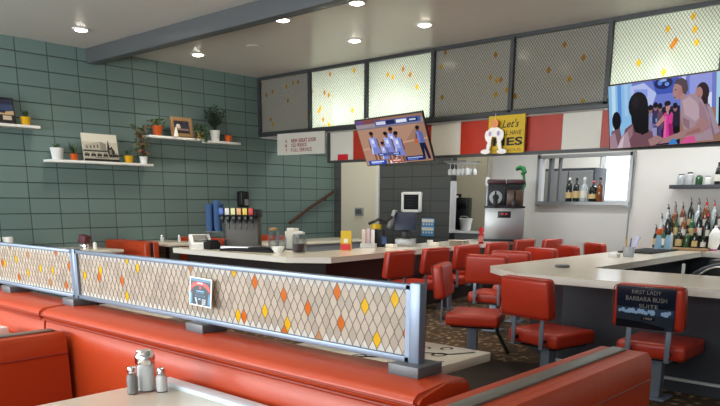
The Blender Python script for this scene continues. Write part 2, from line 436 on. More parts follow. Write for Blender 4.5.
# ------------------------------------------------------------------ ceiling lights
proto = None
spots = [(-8.67, 4.56, 'round recessed ceiling light before the beam above the shelf photo'), (-8.83, 6.36, 'round recessed ceiling light behind the beam near teal wall'),
         (-6.46, 5.83, 'round recessed ceiling light just behind the middle of the beam'), (-6.55, 7.14, 'round recessed ceiling light before the first lit lattice panel'),
         (-5.38, 7.06, 'round recessed ceiling light before the second lit lattice panel'), (-5.35, 5.86, 'round recessed ceiling light cut by the top edge of the photo'),
         (-3.6, 5.9, 'round recessed ceiling light before the dim lattice panels'), (-2.9, 7.0, 'round recessed ceiling light over the television with dancers'),
         (-6.3, 3.6, 'round recessed ceiling light before the beam over the counter'), (-4.0, 3.0, 'round recessed ceiling light over the booths'), (-3.0, .3, 'added unseen ceiling light brightening the near booth table')]  # last light is an unseen extra, added to brighten the near table
for i, (x, y, lab) in enumerate(spots):
    if i == 0:
        proto = thing('downlight', lab, 'ceiling light', (x, y, CZ), 0, 'recessed ceiling lights')
        b = B(); b.lathe([(.075, -.004), (.075, -.016), (.1, -.012), (.105, -.002), (.1, 0)], n=24); b.obj('trim_ring', 'white', proto)
        B().lathe([(0, -.03), (.04, -.027), (.065, -.018), (.073, -.001)], n=24).obj('lens', 'lamp', proto)
    else: dup(proto, (x, y, CZ), 0, lab)
    l = bpy.data.lights.new('downlight_lamp', 'SPOT'); l.energy = 55; l.spot_size = R(125); l.spot_blend = .7; l.shadow_soft_size = .07; l.color = (1, .9, .76)
    lo = bpy.data.objects.new('downlight_lamp', l); C.objects.link(lo); lo.location = (x, y, CZ-.03)
tag(B().lathe([(.11, -.003), (.1, -.012), (.02, -.016), (.0, -.016)], n=24).obj('smoke_detector', 'ceiling', loc=(-7.81, 6.54, CZ)), 'flat pale ceiling disc between the recessed lights', 'detector')

# ------------------------------------------------------------------ televisions
def clip01(poly):
    for ax, lim, sg_ in ((0, 0, 1), (0, 1, -1), (1, 0, 1), (1, 1, -1)):
        out = []
        for i in range(len(poly)):
            p, q = poly[i-1], poly[i]; ip = (p[ax]-lim)*sg_ >= 0; iq = (q[ax]-lim)*sg_ >= 0
            if ip != iq:
                t_ = (lim-p[ax])/(q[ax]-p[ax]); out.append((p[0]+(q[0]-p[0])*t_, p[1]+(q[1]-p[1])*t_))
            if iq: out.append(q)
        poly = out
        if not poly: return []
    return poly
def television(name, label, W, loc, yaw, tilt, roll, shapes, e):
    H = W*9/16
    t = thing(name, label, 'television', loc)
    t.rotation_mode = 'YXZ'; t.rotation_euler = (R(tilt), R(-roll), R(yaw))
    b = B(); b.box((0, .02, 0), (W, .035, H), .004).box((0, .055, -.02), (W*.7, .05, H*.6), .01); b.obj('housing', 'black', t)
    B().box((0, 0.001, 0), (W-.02, .004, H-.025)).obj('screen', glow('bg'+name, shapes[0], e), t)
    mats = []; b = B(); w, h = W-.024, H-.03; y = -.0015
    for j, (col, poly) in enumerate(shapes[1]):
        if col not in mats: mats.append(col)
        b.m(mats.index(col))
        y -= .00004
        poly = clip01(poly)
        if len(poly) > 2: b.face([((u-.5)*w, y, (.5-v)*h) for u, v in poly])
    b.obj('screen_picture', [glow(c[1:], c, e) for c in mats], t, smooth=False)
    B().tube([(0, .07, 0), (0, .22, .05)], .025, 8).box((0, .24, .05), (.25, .02, .2)).obj('wall_bracket', 'black', t)
    return t
def E(cx, cy, rx, ry, a=0): return ell(cx, cy, rx, ry, 16, a)
def rc(x0, y0, x1, y1): return [(x0, y0), (x1, y0), (x1, y1), (x0, y1)]
bb = [('#a07a66', rc(0, .2, 1, 1)), ('#b28a74', [(.0, .2), (.9, .2), (.4, 1), (0, 1)]), ('#7d4a4c', rc(0, 0, .4, .09)), ('#6a4f8a', rc(.0, 0, .12, .09)), ('#9c9096', rc(0, .09, 1, .19)), ('#7d7480', rc(0, .17, 1, .2)), ('#4a5c9e', rc(.3, .045, .97, .16)), ('#d5d8ea', rc(.32, .07, .46, .135)), ('#23284a', rc(.47, .06, .6, .145)), ('#e6e8f4', rc(.62, .07, .77, .135)), ('#27345c', rc(.79, .06, .93, .145)), ('#c2cbe6', rc(.81, .085, .9, .12)), ('#c79f86', [(0, .62), (1, .5), (1, .53), (0, .66)])]
def player(x, y, s, turn=0, shirt='#a3b0ea', dark='#7b88cf', skin='#7a5048'):
    P = lambda q: [(x+a*s*.86, y+c*s) for a, c in q]
    return [(skin, P([(-.05, .36), (-.01, .36), (-.015, .62), (-.045, .62)])), (skin, P([(.015, .36), (.055, .36), (.06, .62), (.025, .62)])), ('#e4e6f2', P([(-.05, .6), (-.01, .6), (-.01, .67), (-.06, .67)])), ('#e4e6f2', P([(.02, .6), (.06, .6), (.075, .67), (.02, .67)])),
            (skin, P([(-.085, .1), (-.055, .1), (-.07, .34), (-.095, .32)])), (skin, P([(.06, .1), (.088, .1), (.1, .32), (.075, .34)])), (shirt, P([(-.065, .07), (-.02, .055), (.02, .055), (.065, .07), (.07, .2), (.062, .3), (-.062, .3), (-.07, .2)])), (dark, P([(.02, .06), (.065, .07), (.07, .2), (.062, .3), (.03, .3)])), ('#e3e7fa', P([(-.03, .12), (.01, .12), (.01, .2), (-.03, .2)])), (dark, P([(-.065, .29), (.065, .29), (.085, .45), (.01, .46), (0, .38), (-.01, .46), (-.08, .45)])), ('#c9d0f4', P([(-.065, .29), (-.04, .29), (-.055, .45), (-.08, .45)])),
            (skin, P([(-.018, .02), (.018, .02), (.02, .07), (-.02, .07)])), (skin, [(a, c) for a, c in E(x, y-.01*s, .03*s, .055*s)]), ('#16131f', [(a, c) for a, c in E(x+turn*.008, y-.035*s, .033*s, .042*s)])]
bb += player(.2, .33, .95) + player(.5, .28, 1.0, 1) + player(.42, .36, .95, -1) + player(.56, .38, 1.02, 1) + player(.33, .55, .75)
bb += [('#6f4a44', E(.89, .31, .024, .05)), ('#14121c', E(.895, .28, .028, .04)), ('#5c68a6', [(.85, .37), (.87, .35), (.92, .35), (.95, .4), (.955, .62), (.87, .62)]), ('#7f8ac6', [(.86, .38), (.89, .37), (.89, .6), (.875, .6)]), ('#6f4a44', [(.85, .4), (.87, .42), (.85, .55), (.83, .54)]), ('#1a1f38', [(.87, .61), (.955, .61), (.985, .96), (.945, .96), (.92, .72), (.91, .96), (.885, .96)]), ('#c0603a', E(.835, .56, .028, .05))]
bb += [('#1d2c68', rc(.22, .75, .56, .815)), ('#9fb0ea', rc(.24, .765, .54, .8)), ('#1d2c68', rc(.3, .77, .46, .795)), ('#2348a8', rc(.04, .9, .32, 1)), ('#d8e0ff', rc(.08, .92, .28, .95)), ('#8fa4f0', rc(.08, .96, .24, .98)), ('#b7503c', rc(.4, .9, .56, .98)), ('#e4c8be', rc(.42, .92, .54, .95)), ('#1a2a60', rc(.62, .87, .9, .97)), ('#a9b6e8', rc(.65, .895, .87, .92)), ('#6f86d8', rc(.65, .935, .8, .955))]
television('television', 'tilted television showing a basketball game before the lattice panels', 1.14, (-6.19, 7.5, 2.17), 1.5, 24.8, 2.0, ('#96705f', bb), .68)
mv = [('#8fc4f0', rc(0, 0, .22, 1)), ('#c4e6fa', rc(.03, 0, .065, .7)), ('#5f93de', rc(.085, 0, .12, .6)), ('#a9d0f6', rc(.15, 0, .18, .5)), ('#6f7fd2', rc(.22, 0, .93, .5)), ('#b9c6f4', [(.2, .05), (.33, .02), (.44, .2), (.4, .38), (.22, .33)]), ('#8ea2ea', [(.24, .1), (.36, .12), (.36, .24), (.24, .3)]), ('#3d56b8', [(.4, 0), (.63, 0), (.61, .22), (.44, .22)]),
      ('#16215a', E(.5, .06, .08, .09)), ('#5d86e0', E(.47, .05, .02, .04)), ('#6d97ea', E(.53, .08, .02, .03)), ('#93b6f2', E(.5, .02, .03, .02)), ('#c3ccf6', [(.655, .0), (.69, .0), (.68, .3), (.63, .3)]), ('#97a0e6', rc(.72, 0, .9, .36)), ('#dce6fd', rc(.87, .28, .9, .7)), ('#a8d8f4', rc(.935, 0, .97, .75)), ('#6aa4dc', rc(.97, 0, 1, .6)),
      ('#1d1936', rc(.28, .42, .64, 1)), ('#2c2750', rc(.3, .38, .46, .5))]
for (x, y, c1, c2) in ((.33, .4, '#17131f', '#57406a'), (.385, .43, '#17131f', '#8a86ae'), (.43, .4, '#100e18', '#3a3260'), (.47, .42, '#15111b', '#6a4a5c'), (.6, .44, '#15111b', '#241e36')):
    mv += [(c2, E(x, y+.2, .032, .16)), ('#9a7068', E(x, y+.01, .017, .055)), (c1, E(x, y-.025, .021, .045))]
mv += [('#7a6a9c', rc(.4, .66, .47, .7)), ('#9a96c4', rc(.4, .72, .44, .98)), ('#4a3f78', rc(.45, .7, .48, .95)), ('#6fb6e6', rc(.385, .56, .395, .62)), ('#6fb6e6', rc(.43, .58, .44, .64)),
      ('#0d0b12', E(.07, .56, .042, .15)), ('#0d0b12', rc(.05, .56, .1, .74)), ('#7d5a62', [(.02, .72), (.1, .68), (.13, 1), (0, 1)]), ('#a98a9a', [(.0, .8), (.05, .74), (.08, 1), (0, 1)]),
      ('#c08a86', E(.535, .42, .024, .07)), ('#241218', E(.535, .37, .028, .04)), ('#241218', rc(.51, .38, .52, .5)), ('#c08a86', rc(.525, .46, .545, .54)), ('#d83e94', [(.5, .53), (.515, .5), (.53, .55), (.55, .55), (.57, .5), (.582, .54), (.575, .68), (.59, .92), (.49, .92), (.505, .68)]), ('#9a2068', [(.54, .68), (.575, .68), (.588, .92), (.55, .92)]), ('#e66ab0', [(.51, .56), (.525, .56), (.52, .9), (.5, .9)]), ('#c08a86', [(.5, .54), (.43, .67), (.445, .71), (.51, .62)]),
      ('#0d0b11', E(.275, .36, .09, .22)), ('#0d0b11', [(.2, .34), (.35, .3), (.37, .5), (.365, .78), (.3, .82), (.22, .76)]), ('#1c1620', E(.25, .3, .03, .1)), ('#75505a', [(.15, .7), (.22, .62), (.24, .76), (.3, .8), (.36, .72), (.4, .8), (.43, 1), (.1, 1)]), ('#9c7480', [(.17, .72), (.22, .66), (.22, .8), (.18, .9)]), ('#b59aa6', [(.12, .8), (.17, .74), (.2, 1), (.07, 1)]), ('#d6c3cc', [(.11, .86), (.14, .8), (.12, 1), (.07, 1)]), ('#0d0b11', [(.29, .4), (.37, .4), (.365, .78), (.3, .82)]),
      ('#2b181d', E(.825, .27, .055, .15)), ('#2b181d', rc(.8, .28, .87, .46)), ('#b3827e', E(.797, .27, .03, .09)), ('#5f3038', rc(.785, .31, .8, .33)), ('#86707f', [(.8, .44), (.88, .44), (.97, .88), (.86, .96), (.8, .7)]), ('#a890a0', [(.86, .46), (.9, .5), (.97, .86), (.93, .9)]),
      ('#b08484', E(.622, .2, .042, .13)), ('#b07c76', E(.645, .24, .025, .09)), ('#b08484', [(.585, .2), (.576, .25), (.59, .26)]), ('#54434a', [(.59, .09), (.615, .03), (.66, .02), (.7, .07), (.71, .2), (.69, .27), (.665, .25), (.655, .14), (.62, .1)]), ('#7d3a40', rc(.59, .285, .607, .3)), ('#1b1418', rc(.598, .175, .612, .19)), ('#b58680', [(.64, .28), (.68, .26), (.7, .36), (.65, .38)]),
      ('#a98f9c', [(.645, .34), (.7, .27), (.76, .27), (.82, .36), (.88, .6), (.92, .98), (.7, .98), (.65, .62)]), ('#bfa6b0', [(.66, .36), (.72, .3), (.78, .4), (.82, .6), (.77, .68), (.68, .56)]), ('#a07e8c', [(.8, .38), (.84, .48), (.9, .8), (.84, .84), (.8, .6)]), ('#94707c', [(.66, .6), (.72, .66), (.72, .8), (.67, .72)]), ('#a97f80', [(.82, .62), (.88, .72), (.84, .86), (.68, .9), (.54, .97), (.45, .98), (.5, .9), (.62, .83), (.76, .76)]), ('#9c6c68', [(.7, .84), (.8, .78), (.82, .84), (.68, .89)]), ('#a97f80', [(.36, .9), (.44, .84), (.5, .9), (.44, .98), (.38, 1)]), ('#d85a94', [(.68, .91), (.76, .89), (.78, 1), (.64, 1)]), ('#3f86d0', [(.56, .93), (.6, .91), (.62, 1), (.54, 1)]), ('#0d0b11', rc(.955, .36, 1, .78)), ('#0d0b11', E(.61, .78, .03, .06))]
television('television', 'wide television showing a party dance scene beside the dim lattice panels', 1.2, (-2.808, 7.766, 2.294), -2.8, 12.1, 1.3, ('#5d6cb8', mv), .62)

# ------------------------------------------------------------------ shelves, pictures and plants on the teal wall
def shelf(y0, y1, z, label):
    o = B().box((LX+.11, (y0+y1)/2, z-.017), (.21, y1-y0, .034), .003).obj('wall_shelf', 'white'); tag(o, label, 'shelf', 'white shelves on the teal wall')
shelf(2.6, 4.33, 2.31, 'white floating shelf holding the navy picture and one small yellow pot')
shelf(4.42, 5.96, 1.905, 'long white floating shelf holding the black and white photo')
shelf(5.93, 6.9, 2.315, 'white floating shelf holding the wood framed picture')
shelf(6.98, 7.6, 2.305, 'short white floating shelf holding the tall dark plant')
def leaf_blade(b, base, tip, w, droop=0):
    base, tip = Vector(base), Vector(tip); d = tip-base
    s = d.cross(Vector((rnd.uniform(-1, 1), rnd.uniform(-1, 1), .3)))
    if s.length < 1e-5: s = Vector((1, 0, 0))
    s.normalize(); s *= w/2
    mid = base+d*.55+Vector((0, 0, droop))
    vs = [b.bm.verts.new(p) for p in (base, mid-s, tip, mid+s)]
    b._new([b.bm.faces.new(vs)])
def plant(name, label, y, z, potm, r, h, kind, ph, x=-9.55):
    t = thing(name, label, 'plant', (x, y, z))
    b = B(); b.lathe([(r*.7, 0), (r*.78, .01), (r, h*.95), (r*1.04, h), (r*.92, h), (r*.88, h*.85), (0, h*.85)], n=18); b.obj('pot', potm, t)
    B().lathe([(r*.87, h*.84), (r*.6, h*.88), (0, h*.88)], n=14).obj('soil', 'soil', t)
    b = B(); mats = ['leaf', 'darkleaf']
    if kind == 'grass':
        for k in range(46):
            a = rnd.uniform(0, 6.28); s = rnd.uniform(.2, 1.0); b.m(k % 2)
            leaf_blade(b, (r*.5*math.cos(a)*rnd.random(), r*.5*math.sin(a)*rnd.random(), h*.85), (r*1.5*s*math.cos(a), r*1.5*s*math.sin(a), h+ph*rnd.uniform(.5, 1)), .012)
    elif kind == 'sprout':
        for k in range(14):
            a = rnd.uniform(0, 6.28); s = rnd.uniform(.1, 1.0); b.m(k % 2)
            leaf_blade(b, (0, 0, h*.85), (r*1.1*s*math.cos(a), r*1.1*s*math.sin(a), h+ph*rnd.uniform(.4, 1)), .025)
    elif kind == 'bush':
        mats = ['leaf', 'darkleaf', 'rust']
        for k in range(80):
            a = rnd.uniform(0, 6.28); rr = r*1.5*rnd.random()**.5; zz = h+ph*rnd.random(); b.m(0 if k % 3 else (1 if k % 2 else 2))
            p = Vector((rr*math.cos(a), rr*math.sin(a), zz)); leaf_blade(b, p, p+Vector((rnd.uniform(-.05, .05), rnd.uniform(-.05, .05), rnd.uniform(-.03, .04))), .035)
    elif kind == 'spotted':
        mats = ['olive', 'rust', 'leaf', 'brown']
        b.m(3)
        for q in range(4): b.tube([(0, 0, h*.8), (rnd.uniform(-.03, .03), rnd.uniform(-.05, .05), h+ph*.5), (rnd.uniform(-.05, .05), rnd.uniform(-.12, .1), h+ph*.9)], .004, 5)
        for k in range(110):
            zz = rnd.random(); a = rnd.uniform(0, 6.28); rr = rnd.uniform(.02, .13)*(.6+.5*zz); b.m((0, 1, 2)[k % 3])
            p = Vector((rr*math.cos(a)*.6, rr*math.sin(a)-.03*zz, h+ph*zz)); leaf_blade(b, p, p+Vector((rnd.uniform(-.05, .05), rnd.uniform(-.07, .07), rnd.uniform(-.05, .03))), .04)
    elif kind == 'tall':
        mats = ['darkleaf', 'leaf']
        for q in range(8):
            a = q*.9; lean = rnd.uniform(.05, .2); top = Vector((lean*math.cos(a)*.6, lean*math.sin(a), h+ph*rnd.uniform(.6, 1))); b.m(0)
            b.tube([(0, 0, h*.8), top*.55+Vector((0, 0, h*.4)), top], .006, 5)
            for k in range(13):
                f = .3+.7*k/12; p = Vector((0, 0, h*.8)).lerp(top, f); sd = 1 if k % 2 else -1
                b.m(0); leaf_blade(b, p, p+Vector((rnd.uniform(-.05, .05), sd*rnd.uniform(.04, .08), .04)), .035)
    elif kind == 'trail':
        mats = ['darkleaf', 'leaf']
        for k in range(110):
            q = rnd.random(); a = rnd.uniform(0, 6.28); b.m(k % 2)
            p = Vector((.09+rnd.uniform(-.02, .03), rnd.uniform(-.12, .1), h-.16*rnd.random()+.04)) if q < .45 else Vector((rnd.uniform(-.05, .07), rnd.uniform(-.1, .1), h+ph*rnd.random()))
            leaf_blade(b, p, p+Vector((rnd.uniform(-.02, .05), rnd.uniform(-.05, .05), rnd.uniform(-.05, .03))), .04)
    b.obj('foliage', mats, t, smooth=False)
    return t
plant('potted_plant', 'small yellow pot with a low green plant beside the navy picture', 4.17, 2.31, 'pot_yellow', .065, .1, 'sprout', .1)
plant('potted_plant', 'white pot with short green plant at the near end of the long shelf', 4.55, 1.905, 'pot_white', .085, .15, 'sprout', .07)
plant('potted_plant', 'orange pot with grassy green plant before the black and white photo', 4.78, 1.905, 'pot_orange', .055, .085, 'grass', .17)
plant('potted_plant', 'yellow pot with thin sprouts beside the black and white photo', 5.6, 1.905, 'pot_yellow', .065, .1, 'sprout', .12)
plant('potted_plant', 'white pot with tall rust and green spotted plant on the long shelf', 5.84, 1.905, 'pot_white', .06, .1, 'spotted', .44)
plant('potted_plant', 'orange pot with bushy plant beside the wood framed picture', 6.1, 2.315, 'pot_orange', .075, .14, 'bush', .1)
plant('potted_plant', 'small yellow pot with trailing dark vine at the shelf end', 6.85, 2.315, 'pot_yellow', .05, .1, 'trail', .13)
plant('potted_plant', 'white pot with tall dark leafy plant on the short shelf', 7.14, 2.305, 'pot_white', .08, .16, 'tall', .36)
plant('potted_plant', 'small orange pot without tall leaves at the end of the short shelf', 7.4, 2.305, 'pot_orange', .06, .1, 'sprout', .02)
def picture(label, y0, y1, z0, h, frame, fm, bg, shapes, lean=.08):
    t = thing('framed_picture', label, 'picture', (-9.5, (y0+y1)/2, z0)); w = y1-y0
    t.rotation_euler = (0, -R(8), R(0))
    b = B()
    if frame:
        b.box((0, -w/2+frame/2, h/2), (.03, frame, h), .003).box((0, w/2-frame/2, h/2), (.03, frame, h), .003).box((0, 0, frame/2), (.03, w-2*frame, frame), .003).box((0, 0, h-frame/2), (.03, w-2*frame, frame), .003)
        b.obj('frame', fm, t)
    B().box((-.004, 0, h/2), (.018, w-2*frame-.001, h-2*frame-.001)).obj('image', bg, t)
    b = B(); mats = []; xx = .0065
    for col, poly in shapes:
        if col not in mats: mats.append(col)
        b.m(mats.index(col)); xx += .0002
        W, H = w-2*frame, h-2*frame
        b.face([(xx, (u-.5)*W, frame+(1-v)*H) for u, v in poly])
    b.obj('image_details', [M.setdefault('p'+c, mat('print'+c[1:], c, .5)) for c in mats], t, smooth=False)
    return t
picture('navy night picture of pale buildings leaning on the first shelf', 3.3, 4.03, 2.312, .31, .012, 'black', 'navy',
        [('#2a3d63', rc(0, .25, 1, .5)), ('#c9a67c', [(0, .5), (.85, .62), (.86, .55), (1, .5), (1, .72), (0, .62)]), ('#17130f', rc(0, .68, 1, 1)), ('#d8cbb0', rc(.55, .72, .62, .9)), ('#d8cbb0', rc(.66, .74, .72, .92)), ('#c9b8a0', rc(.8, .72, .95, .9)), ('#d8cbb0', rc(.42, .72, .5, .9))])
picture('black and white photo of an old diner with parked cars on the long shelf', 4.9, 5.42, 1.907, .37, 0, 'white', mat('photo_paper', '#cbc5b2', .5),
        [('#dedacb', rc(0, 0, 1, .3)), ('#b3ae9e', [(.05, .42), (.5, .28), (.66, .36), (.66, .6), (.05, .62)]), ('#8d897c', [(.5, .28), (.66, .36), (.66, .6), (.5, .58)]), ('#57534b', rc(.1, .46, .14, .54)), ('#57534b', rc(.2, .44, .24, .53)), ('#57534b', rc(.3, .42, .34, .52)), ('#57534b', rc(.4, .4, .44, .51)), ('#3b3935', rc(.0, .6, .68, .66)), ('#b9b4a5', rc(.0, .66, 1, .9)),
         ('#26241f', [(.72, .22), (.745, .3), (.76, .5), (.83, .44), (.84, .5), (.9, .62), (.86, .84), (.72, .84), (.68, .6)]), ('#8a867c', rc(.74, .56, .8, .74)), ('#6b675e', rc(.8, .52, .82, .8))]
        + sum([[('#1d1c1a', [(x, .8), (x+.02, .73), (x+.05, .7), (x+.09, .7), (x+.12, .74), (x+.14, .76), (x+.14, .82), (x, .82)]), ('#a29e92', rc(x+.045, .715, x+.09, .745)), ('#0f0f0e', E(x+.035, .82, .014, .025)), ('#0f0f0e', E(x+.105, .82, .014, .025))] for x in (.02, .2, .37, .54, .85)], [])
        + [('#1a1917', rc(0, .92, 1, 1)), ('#57544d', rc(.3, .86, .7, .88))])
picture('wood framed dark picture leaning on shelf with a white card before it', 6.31, 6.69, 2.317, .29, .055, 'wood', mat('print_dark', '#2b2c3a', .5),
        [('#c8b9a8', rc(.12, .38, .42, .6)), ('#d6cfc6', E(.28, .35, .12, .1)), ('#8a6f68', [(.1, .62), (.9, .6), (.95, .75), (.15, .75)]), ('#171722', rc(0, .78, 1, 1))])
tag(B().lathe([(.045, 0), (.012, .13), (0, .135)], n=4).obj('folded_card', 'paper', loc=(-9.46, 6.36, 2.316)), 'small white folded card standing before the wood framed picture', 'card')
# wall telephone and handrail
t = thing('wall_telephone', 'black telephone with grey keypad on the teal wall above the soda fountain', 'telephone', (-9.66, 7.75, 1.28))
B().box((0, 0, .13), (.08, .2, .26), .015).obj('body', 'black', t)
B().box((.055, -.07, .14), (.05, .055, .25), .02, 3).obj('handset', 'black', t)
b = B()
B().box((.042, .035, .08), (.01, .09, .1), .002).obj('keypad', 'grey', t)
t = thing('handrail', 'brown wooden handrail sloping up the teal wall', 'handrail', (-9.6, 9.2, 1.2))
B().tube([(0, -.45, -.2), (0, 0, .04), (0, .68, .36)], .028, 10).obj('rail', 'brown', t)
for y, z in ((-.2, -.06), (.5, .27)): B().tube([(-.1, y, z-.06), (-.04, y, z-.07), (0, y, z)], .01, 6).obj('bracket', 'black', t)
t = thing('thermostat', 'small grey thermostat plate on the cream wall', 'thermostat', (-9.04, 9.99, 1.2))
B().box((0, 0, 0), (.2, .03, .15), .006).obj('plate', 'grey', t); B().box((0, -.018, .0), (.14, .006, .09)).obj('display', 'zinc', t)

# ------------------------------------------------------------------ booths along the teal wall
def wall_booth(y, label, x0=LX+.03, x1=-8.6):
    t = thing('wall_booth', label, 'booth bench', ((x0+x1)/2, y, 0), 0, 'red booth benches along the teal wall'); w = x1-x0
    B().box((0, -.055, .52), (w, .1, .62), .03, 3).obj('backrest', 'vinyl', t)
    B().box((0, .075, .52), (w, .1, .62), .03, 3).obj('backrest', 'vinyl', t)
    B().box((0, .01, .42), (w-.02, .04, .8), .004).obj('divider_panel', 'black', t)
    for s in (-1, 1):
        B().box((0, .01+s*.28, .4), (w, .46, .12), .03, 3).obj('seat', 'vinyl', t); B().box((0, .01+s*.26, .17), (w-.04, .4, .34)).obj('base', 'black', t)
wall_booth(5.3, 'red booth bench on the teal wall, first one behind the lattice divider')
wall_booth(6.55, 'red booth bench on the teal wall behind the white card reader')
wall_booth(7.8, 'red booth bench on the teal wall behind the glass pitcher')
def pedestal_table(name, label, cx, cy, dx, dy, z, group=None, th=.04):
    t = thing(name, label, 'table', (cx, cy, 0), 0, group)
    B().box((0, 0, z-th/2), (dx, dy, th), .006).obj('tabletop', 'laminate', t)
    B().lathe([(.03, .03), (.03, z-th-.01), (.12, z-th)], n=12).obj('column', 'black', t)
    B().box((0, 0, .02), (.5, .06, .04), .01).box((0, 0, .021), (.06, .5, .042), .01).obj('foot', 'black', t)
    return t
pedestal_table('wall_table', 'white booth table on the teal wall between two red benches', -9.18, 5.92, 1.0, .62, .79, 'white tables along the teal wall')
pedestal_table('wall_table', 'white booth table on the teal wall holding the napkin caddy', -9.18, 4.62, 1.0, .62, .745, 'white tables along the teal wall')
pedestal_table('wall_table', 'white booth table on the teal wall holding the stacked cups', -9.18, 3.5, 1.0, .62, .8, 'white tables along the teal wall')

def shaker(name, label, loc, h, r, fill, cat, n=8, capr=.75, group=None, jar=False):
    t = thing(name, label, cat, loc, .3, group)
    B().lathe([(r*.95, 0), (r, .004), (r, h*.62), (r*(.97 if jar else .72), h*.7), (r*(.97 if jar else .72), h*.76)], n=n).obj('glass_body', 'glass', t)
    B().lathe([(r*.82, .004), (r*.86, .008), (r*.86, h*.58), (r*.6, h*.7)], n=n).obj('contents', fill, t)
    if jar:
        B().lathe([(r*.99, h*.68), (r*1.04, h*.7), (r*1.04, h*.84), (r*.9, h*.95), (r*.7, h), (0, h)], n=18).box((0, -r*.55, h*.98), (r*.7, r*.6, h*.07), .002).obj('pour_lid', 'chrome', t); return t
    B().lathe([(r*capr, h*.77), (r*capr, h*.9), (r*capr*.85, h*.97), (r*.3, h), (0, h)], n=16).obj('cap', 'chrome', t)
    return t
shaker('salt_shaker', 'small white shaker on the wall table, beside a thin one', (-9.15, 5.82, .79), .11, .035, 'salt', 'shaker')
shaker('pepper_shaker', 'thin pale shaker on the wall table near the counter', (-8.95, 5.98, .79), .11, .025, 'salt', 'shaker')
for k, (dy, lab) in enumerate(((-.13, 'white cup stack at the edge of the photo on the wall table'), (.02, 'white cup stack nearer the middle of the wall table'))):
    b = B(); b.lathe([(.05, 0), (.062, .13), (.055, .13), (.05, .02), (0, .02)], (0, 0, 0), 16)
    tag(b.obj('cup_stack', 'pot_white', loc=(-9.15, 3.62+dy, .8)), lab, 'cups', 'white cups on the wall table')
tag(B().box((0, 0, .004), (.32, .42, .008), .002).obj('serving_tray', 'black', loc=(-9.2, 3.9, .8)), 'thin dark tray on the wall table beside the cups', 'tray')
t = thing('napkin_caddy', 'chrome napkin caddy with dark red card on the wall table', 'caddy', (-9.1, 4.6, .745), .5)
B().box((0, 0, .1), (.09, .1, .1), .004).box((0, 0, .03), (.1, .11, .06), .004).obj('holder', 'chrome', t); B().box((.02, -.02, .13), (.1, .13, .1), .002, rot=Matrix.Rotation(.3, 3, 'Y')).obj('card', mat('dark_red_card', '#5a2630', .5), t)
B().lathe([(.025, 0), (.025, .07), (.015, .09), (0, .09)], (.1, .08, 0), 10).obj('cup', 'white', t)

# ------------------------------------------------------------------ service counter
CT = .79
outer = [(-7.95, 5.2), (-5.78, 5.2), (-5.4, 5.52), (-5.95, 11.0)]
inner = [(-6.65, 11.0), (-6.15, 5.95), (-7.95, 5.95)]
sv = thing('service_counter', 'cream topped service counter with dark front beneath the basketball television', 'counter', (-6.6, 5.6, 0))
def csub(b, name, m, par, o): q = b.obj(name, m, par); q.location = (-o.location.x, -o.location.y, -o.location.z); return q
csub(B().prism(outer+inner, 2, CT-.008, CT), 'countertop', 'laminate', sv, sv)
def inset(poly, d):
    n = len(poly); out = []
    for i in range(n):
        p0, p1, p2 = Vector(poly[i-1]), Vector(poly[i]), Vector(poly[(i+1) % n])
        e1 = (p1-p0).normalized(); e2 = (p2-p1).normalized()
        n1 = Vector((-e1.y, e1.x)); n2 = Vector((-e2.y, e2.x)); bis = (n1+n2); bis /= max(bis.dot(n1), .3)
        out.append(tuple(p1+bis*d))
    return out
full = outer+inner
csub(B().prism(inset(full, .004), 2, CT-.065, CT-.008), 'edge_band', 'edge', sv, sv)
csub(B().prism(inset(full, .13), 2, 0, CT-.065), 'front_panel', 'blackpanel', sv, sv)
isl = thing('prep_counter', 'grey inner counter with cream top behind the coffee pot', 'counter', (-8.0, 7.6, 0))
B().box((0, 0, .38), (.8, 2.2, .76)).obj('body', 'grey', isl); B().box((0, 0, .775), (.86, 2.26, .03), .004).obj('countertop', 'laminate', isl)

# soda fountain
t = thing('soda_fountain', 'stainless soda fountain with six coloured valves on the service counter', 'soda dispenser', (-7.2, 5.74, CT), R(33))
B().box((0, .08, .2), (.42, .16, .4), .004).obj('back_panel', mat('dark_steel_panel', '#57544f', .5, .2), t)
B().box((0, -.02, .44), (.48, .3, .1), .012).obj('head', 'black', t)
B().box((0, -.05, .02), (.44, .3, .04), .005).obj('drip_tray', 'steel', t)
for k, col in enumerate(('#3a63b8', '#d6d2cc', '#dcdca0', '#d8a070', '#d8c040', '#c03030')):
    x = -.19+.076*k
    v = B(); v.box((x, -.185, .46), (.064, .035, .1), .005).box((x, -.16, .38), (.045, .06, .06), .008); v.lathe([(.016, .32), (.02, .36)], (x, -.16, 0), 10); vo = v.obj('valve', 'black', t)
    B().box((x, -.205, .465), (.056, .006, .08), .002).obj('flavour_label', mat('flavour_'+col[1:], col, .4), vo)
    B().box((x, -.15, .29), (.015, .012, .09), .003, rot=Matrix.Rotation(.2, 3, 'X')).obj('lever', 'zinc', vo)
t = thing('cup_rack', 'stacked clear blue tumblers on a wire stand beside the soda fountain', 'cups', (-7.7, 5.7, CT), R(33))
b = B()
for x in (-.09, .09):
    for y in (-.08, .08): b.tube([(x, y, 0), (x, y, .2)], .006, 6)
b.box((0, 0, .2), (.22, .19, .012), .003)
b.obj('stand', 'zinc', t)
M['tumbler'] = translucent('blue_tumbler', '#6288ba', .25, .5)
for k, (x, y) in enumerate(((-.052, -.05), (.055, -.05), (-.05, .06), (.055, .06))):
    v = B(); n = 7 if k != 1 else 8
    for q in range(n): v.lathe([(.038, .206+q*.045), (.052, .206+.075+q*.045), (.049, .206+.075+q*.045), (.036, .21+q*.045)], (x, y, 0), 12)
    v.obj('tumbler_stack', 'tumbler', t)
t = thing('card_reader', 'white payment terminal with dark screen at the end of the counter', 'terminal', (-7.62, 5.4, CT), R(-118))
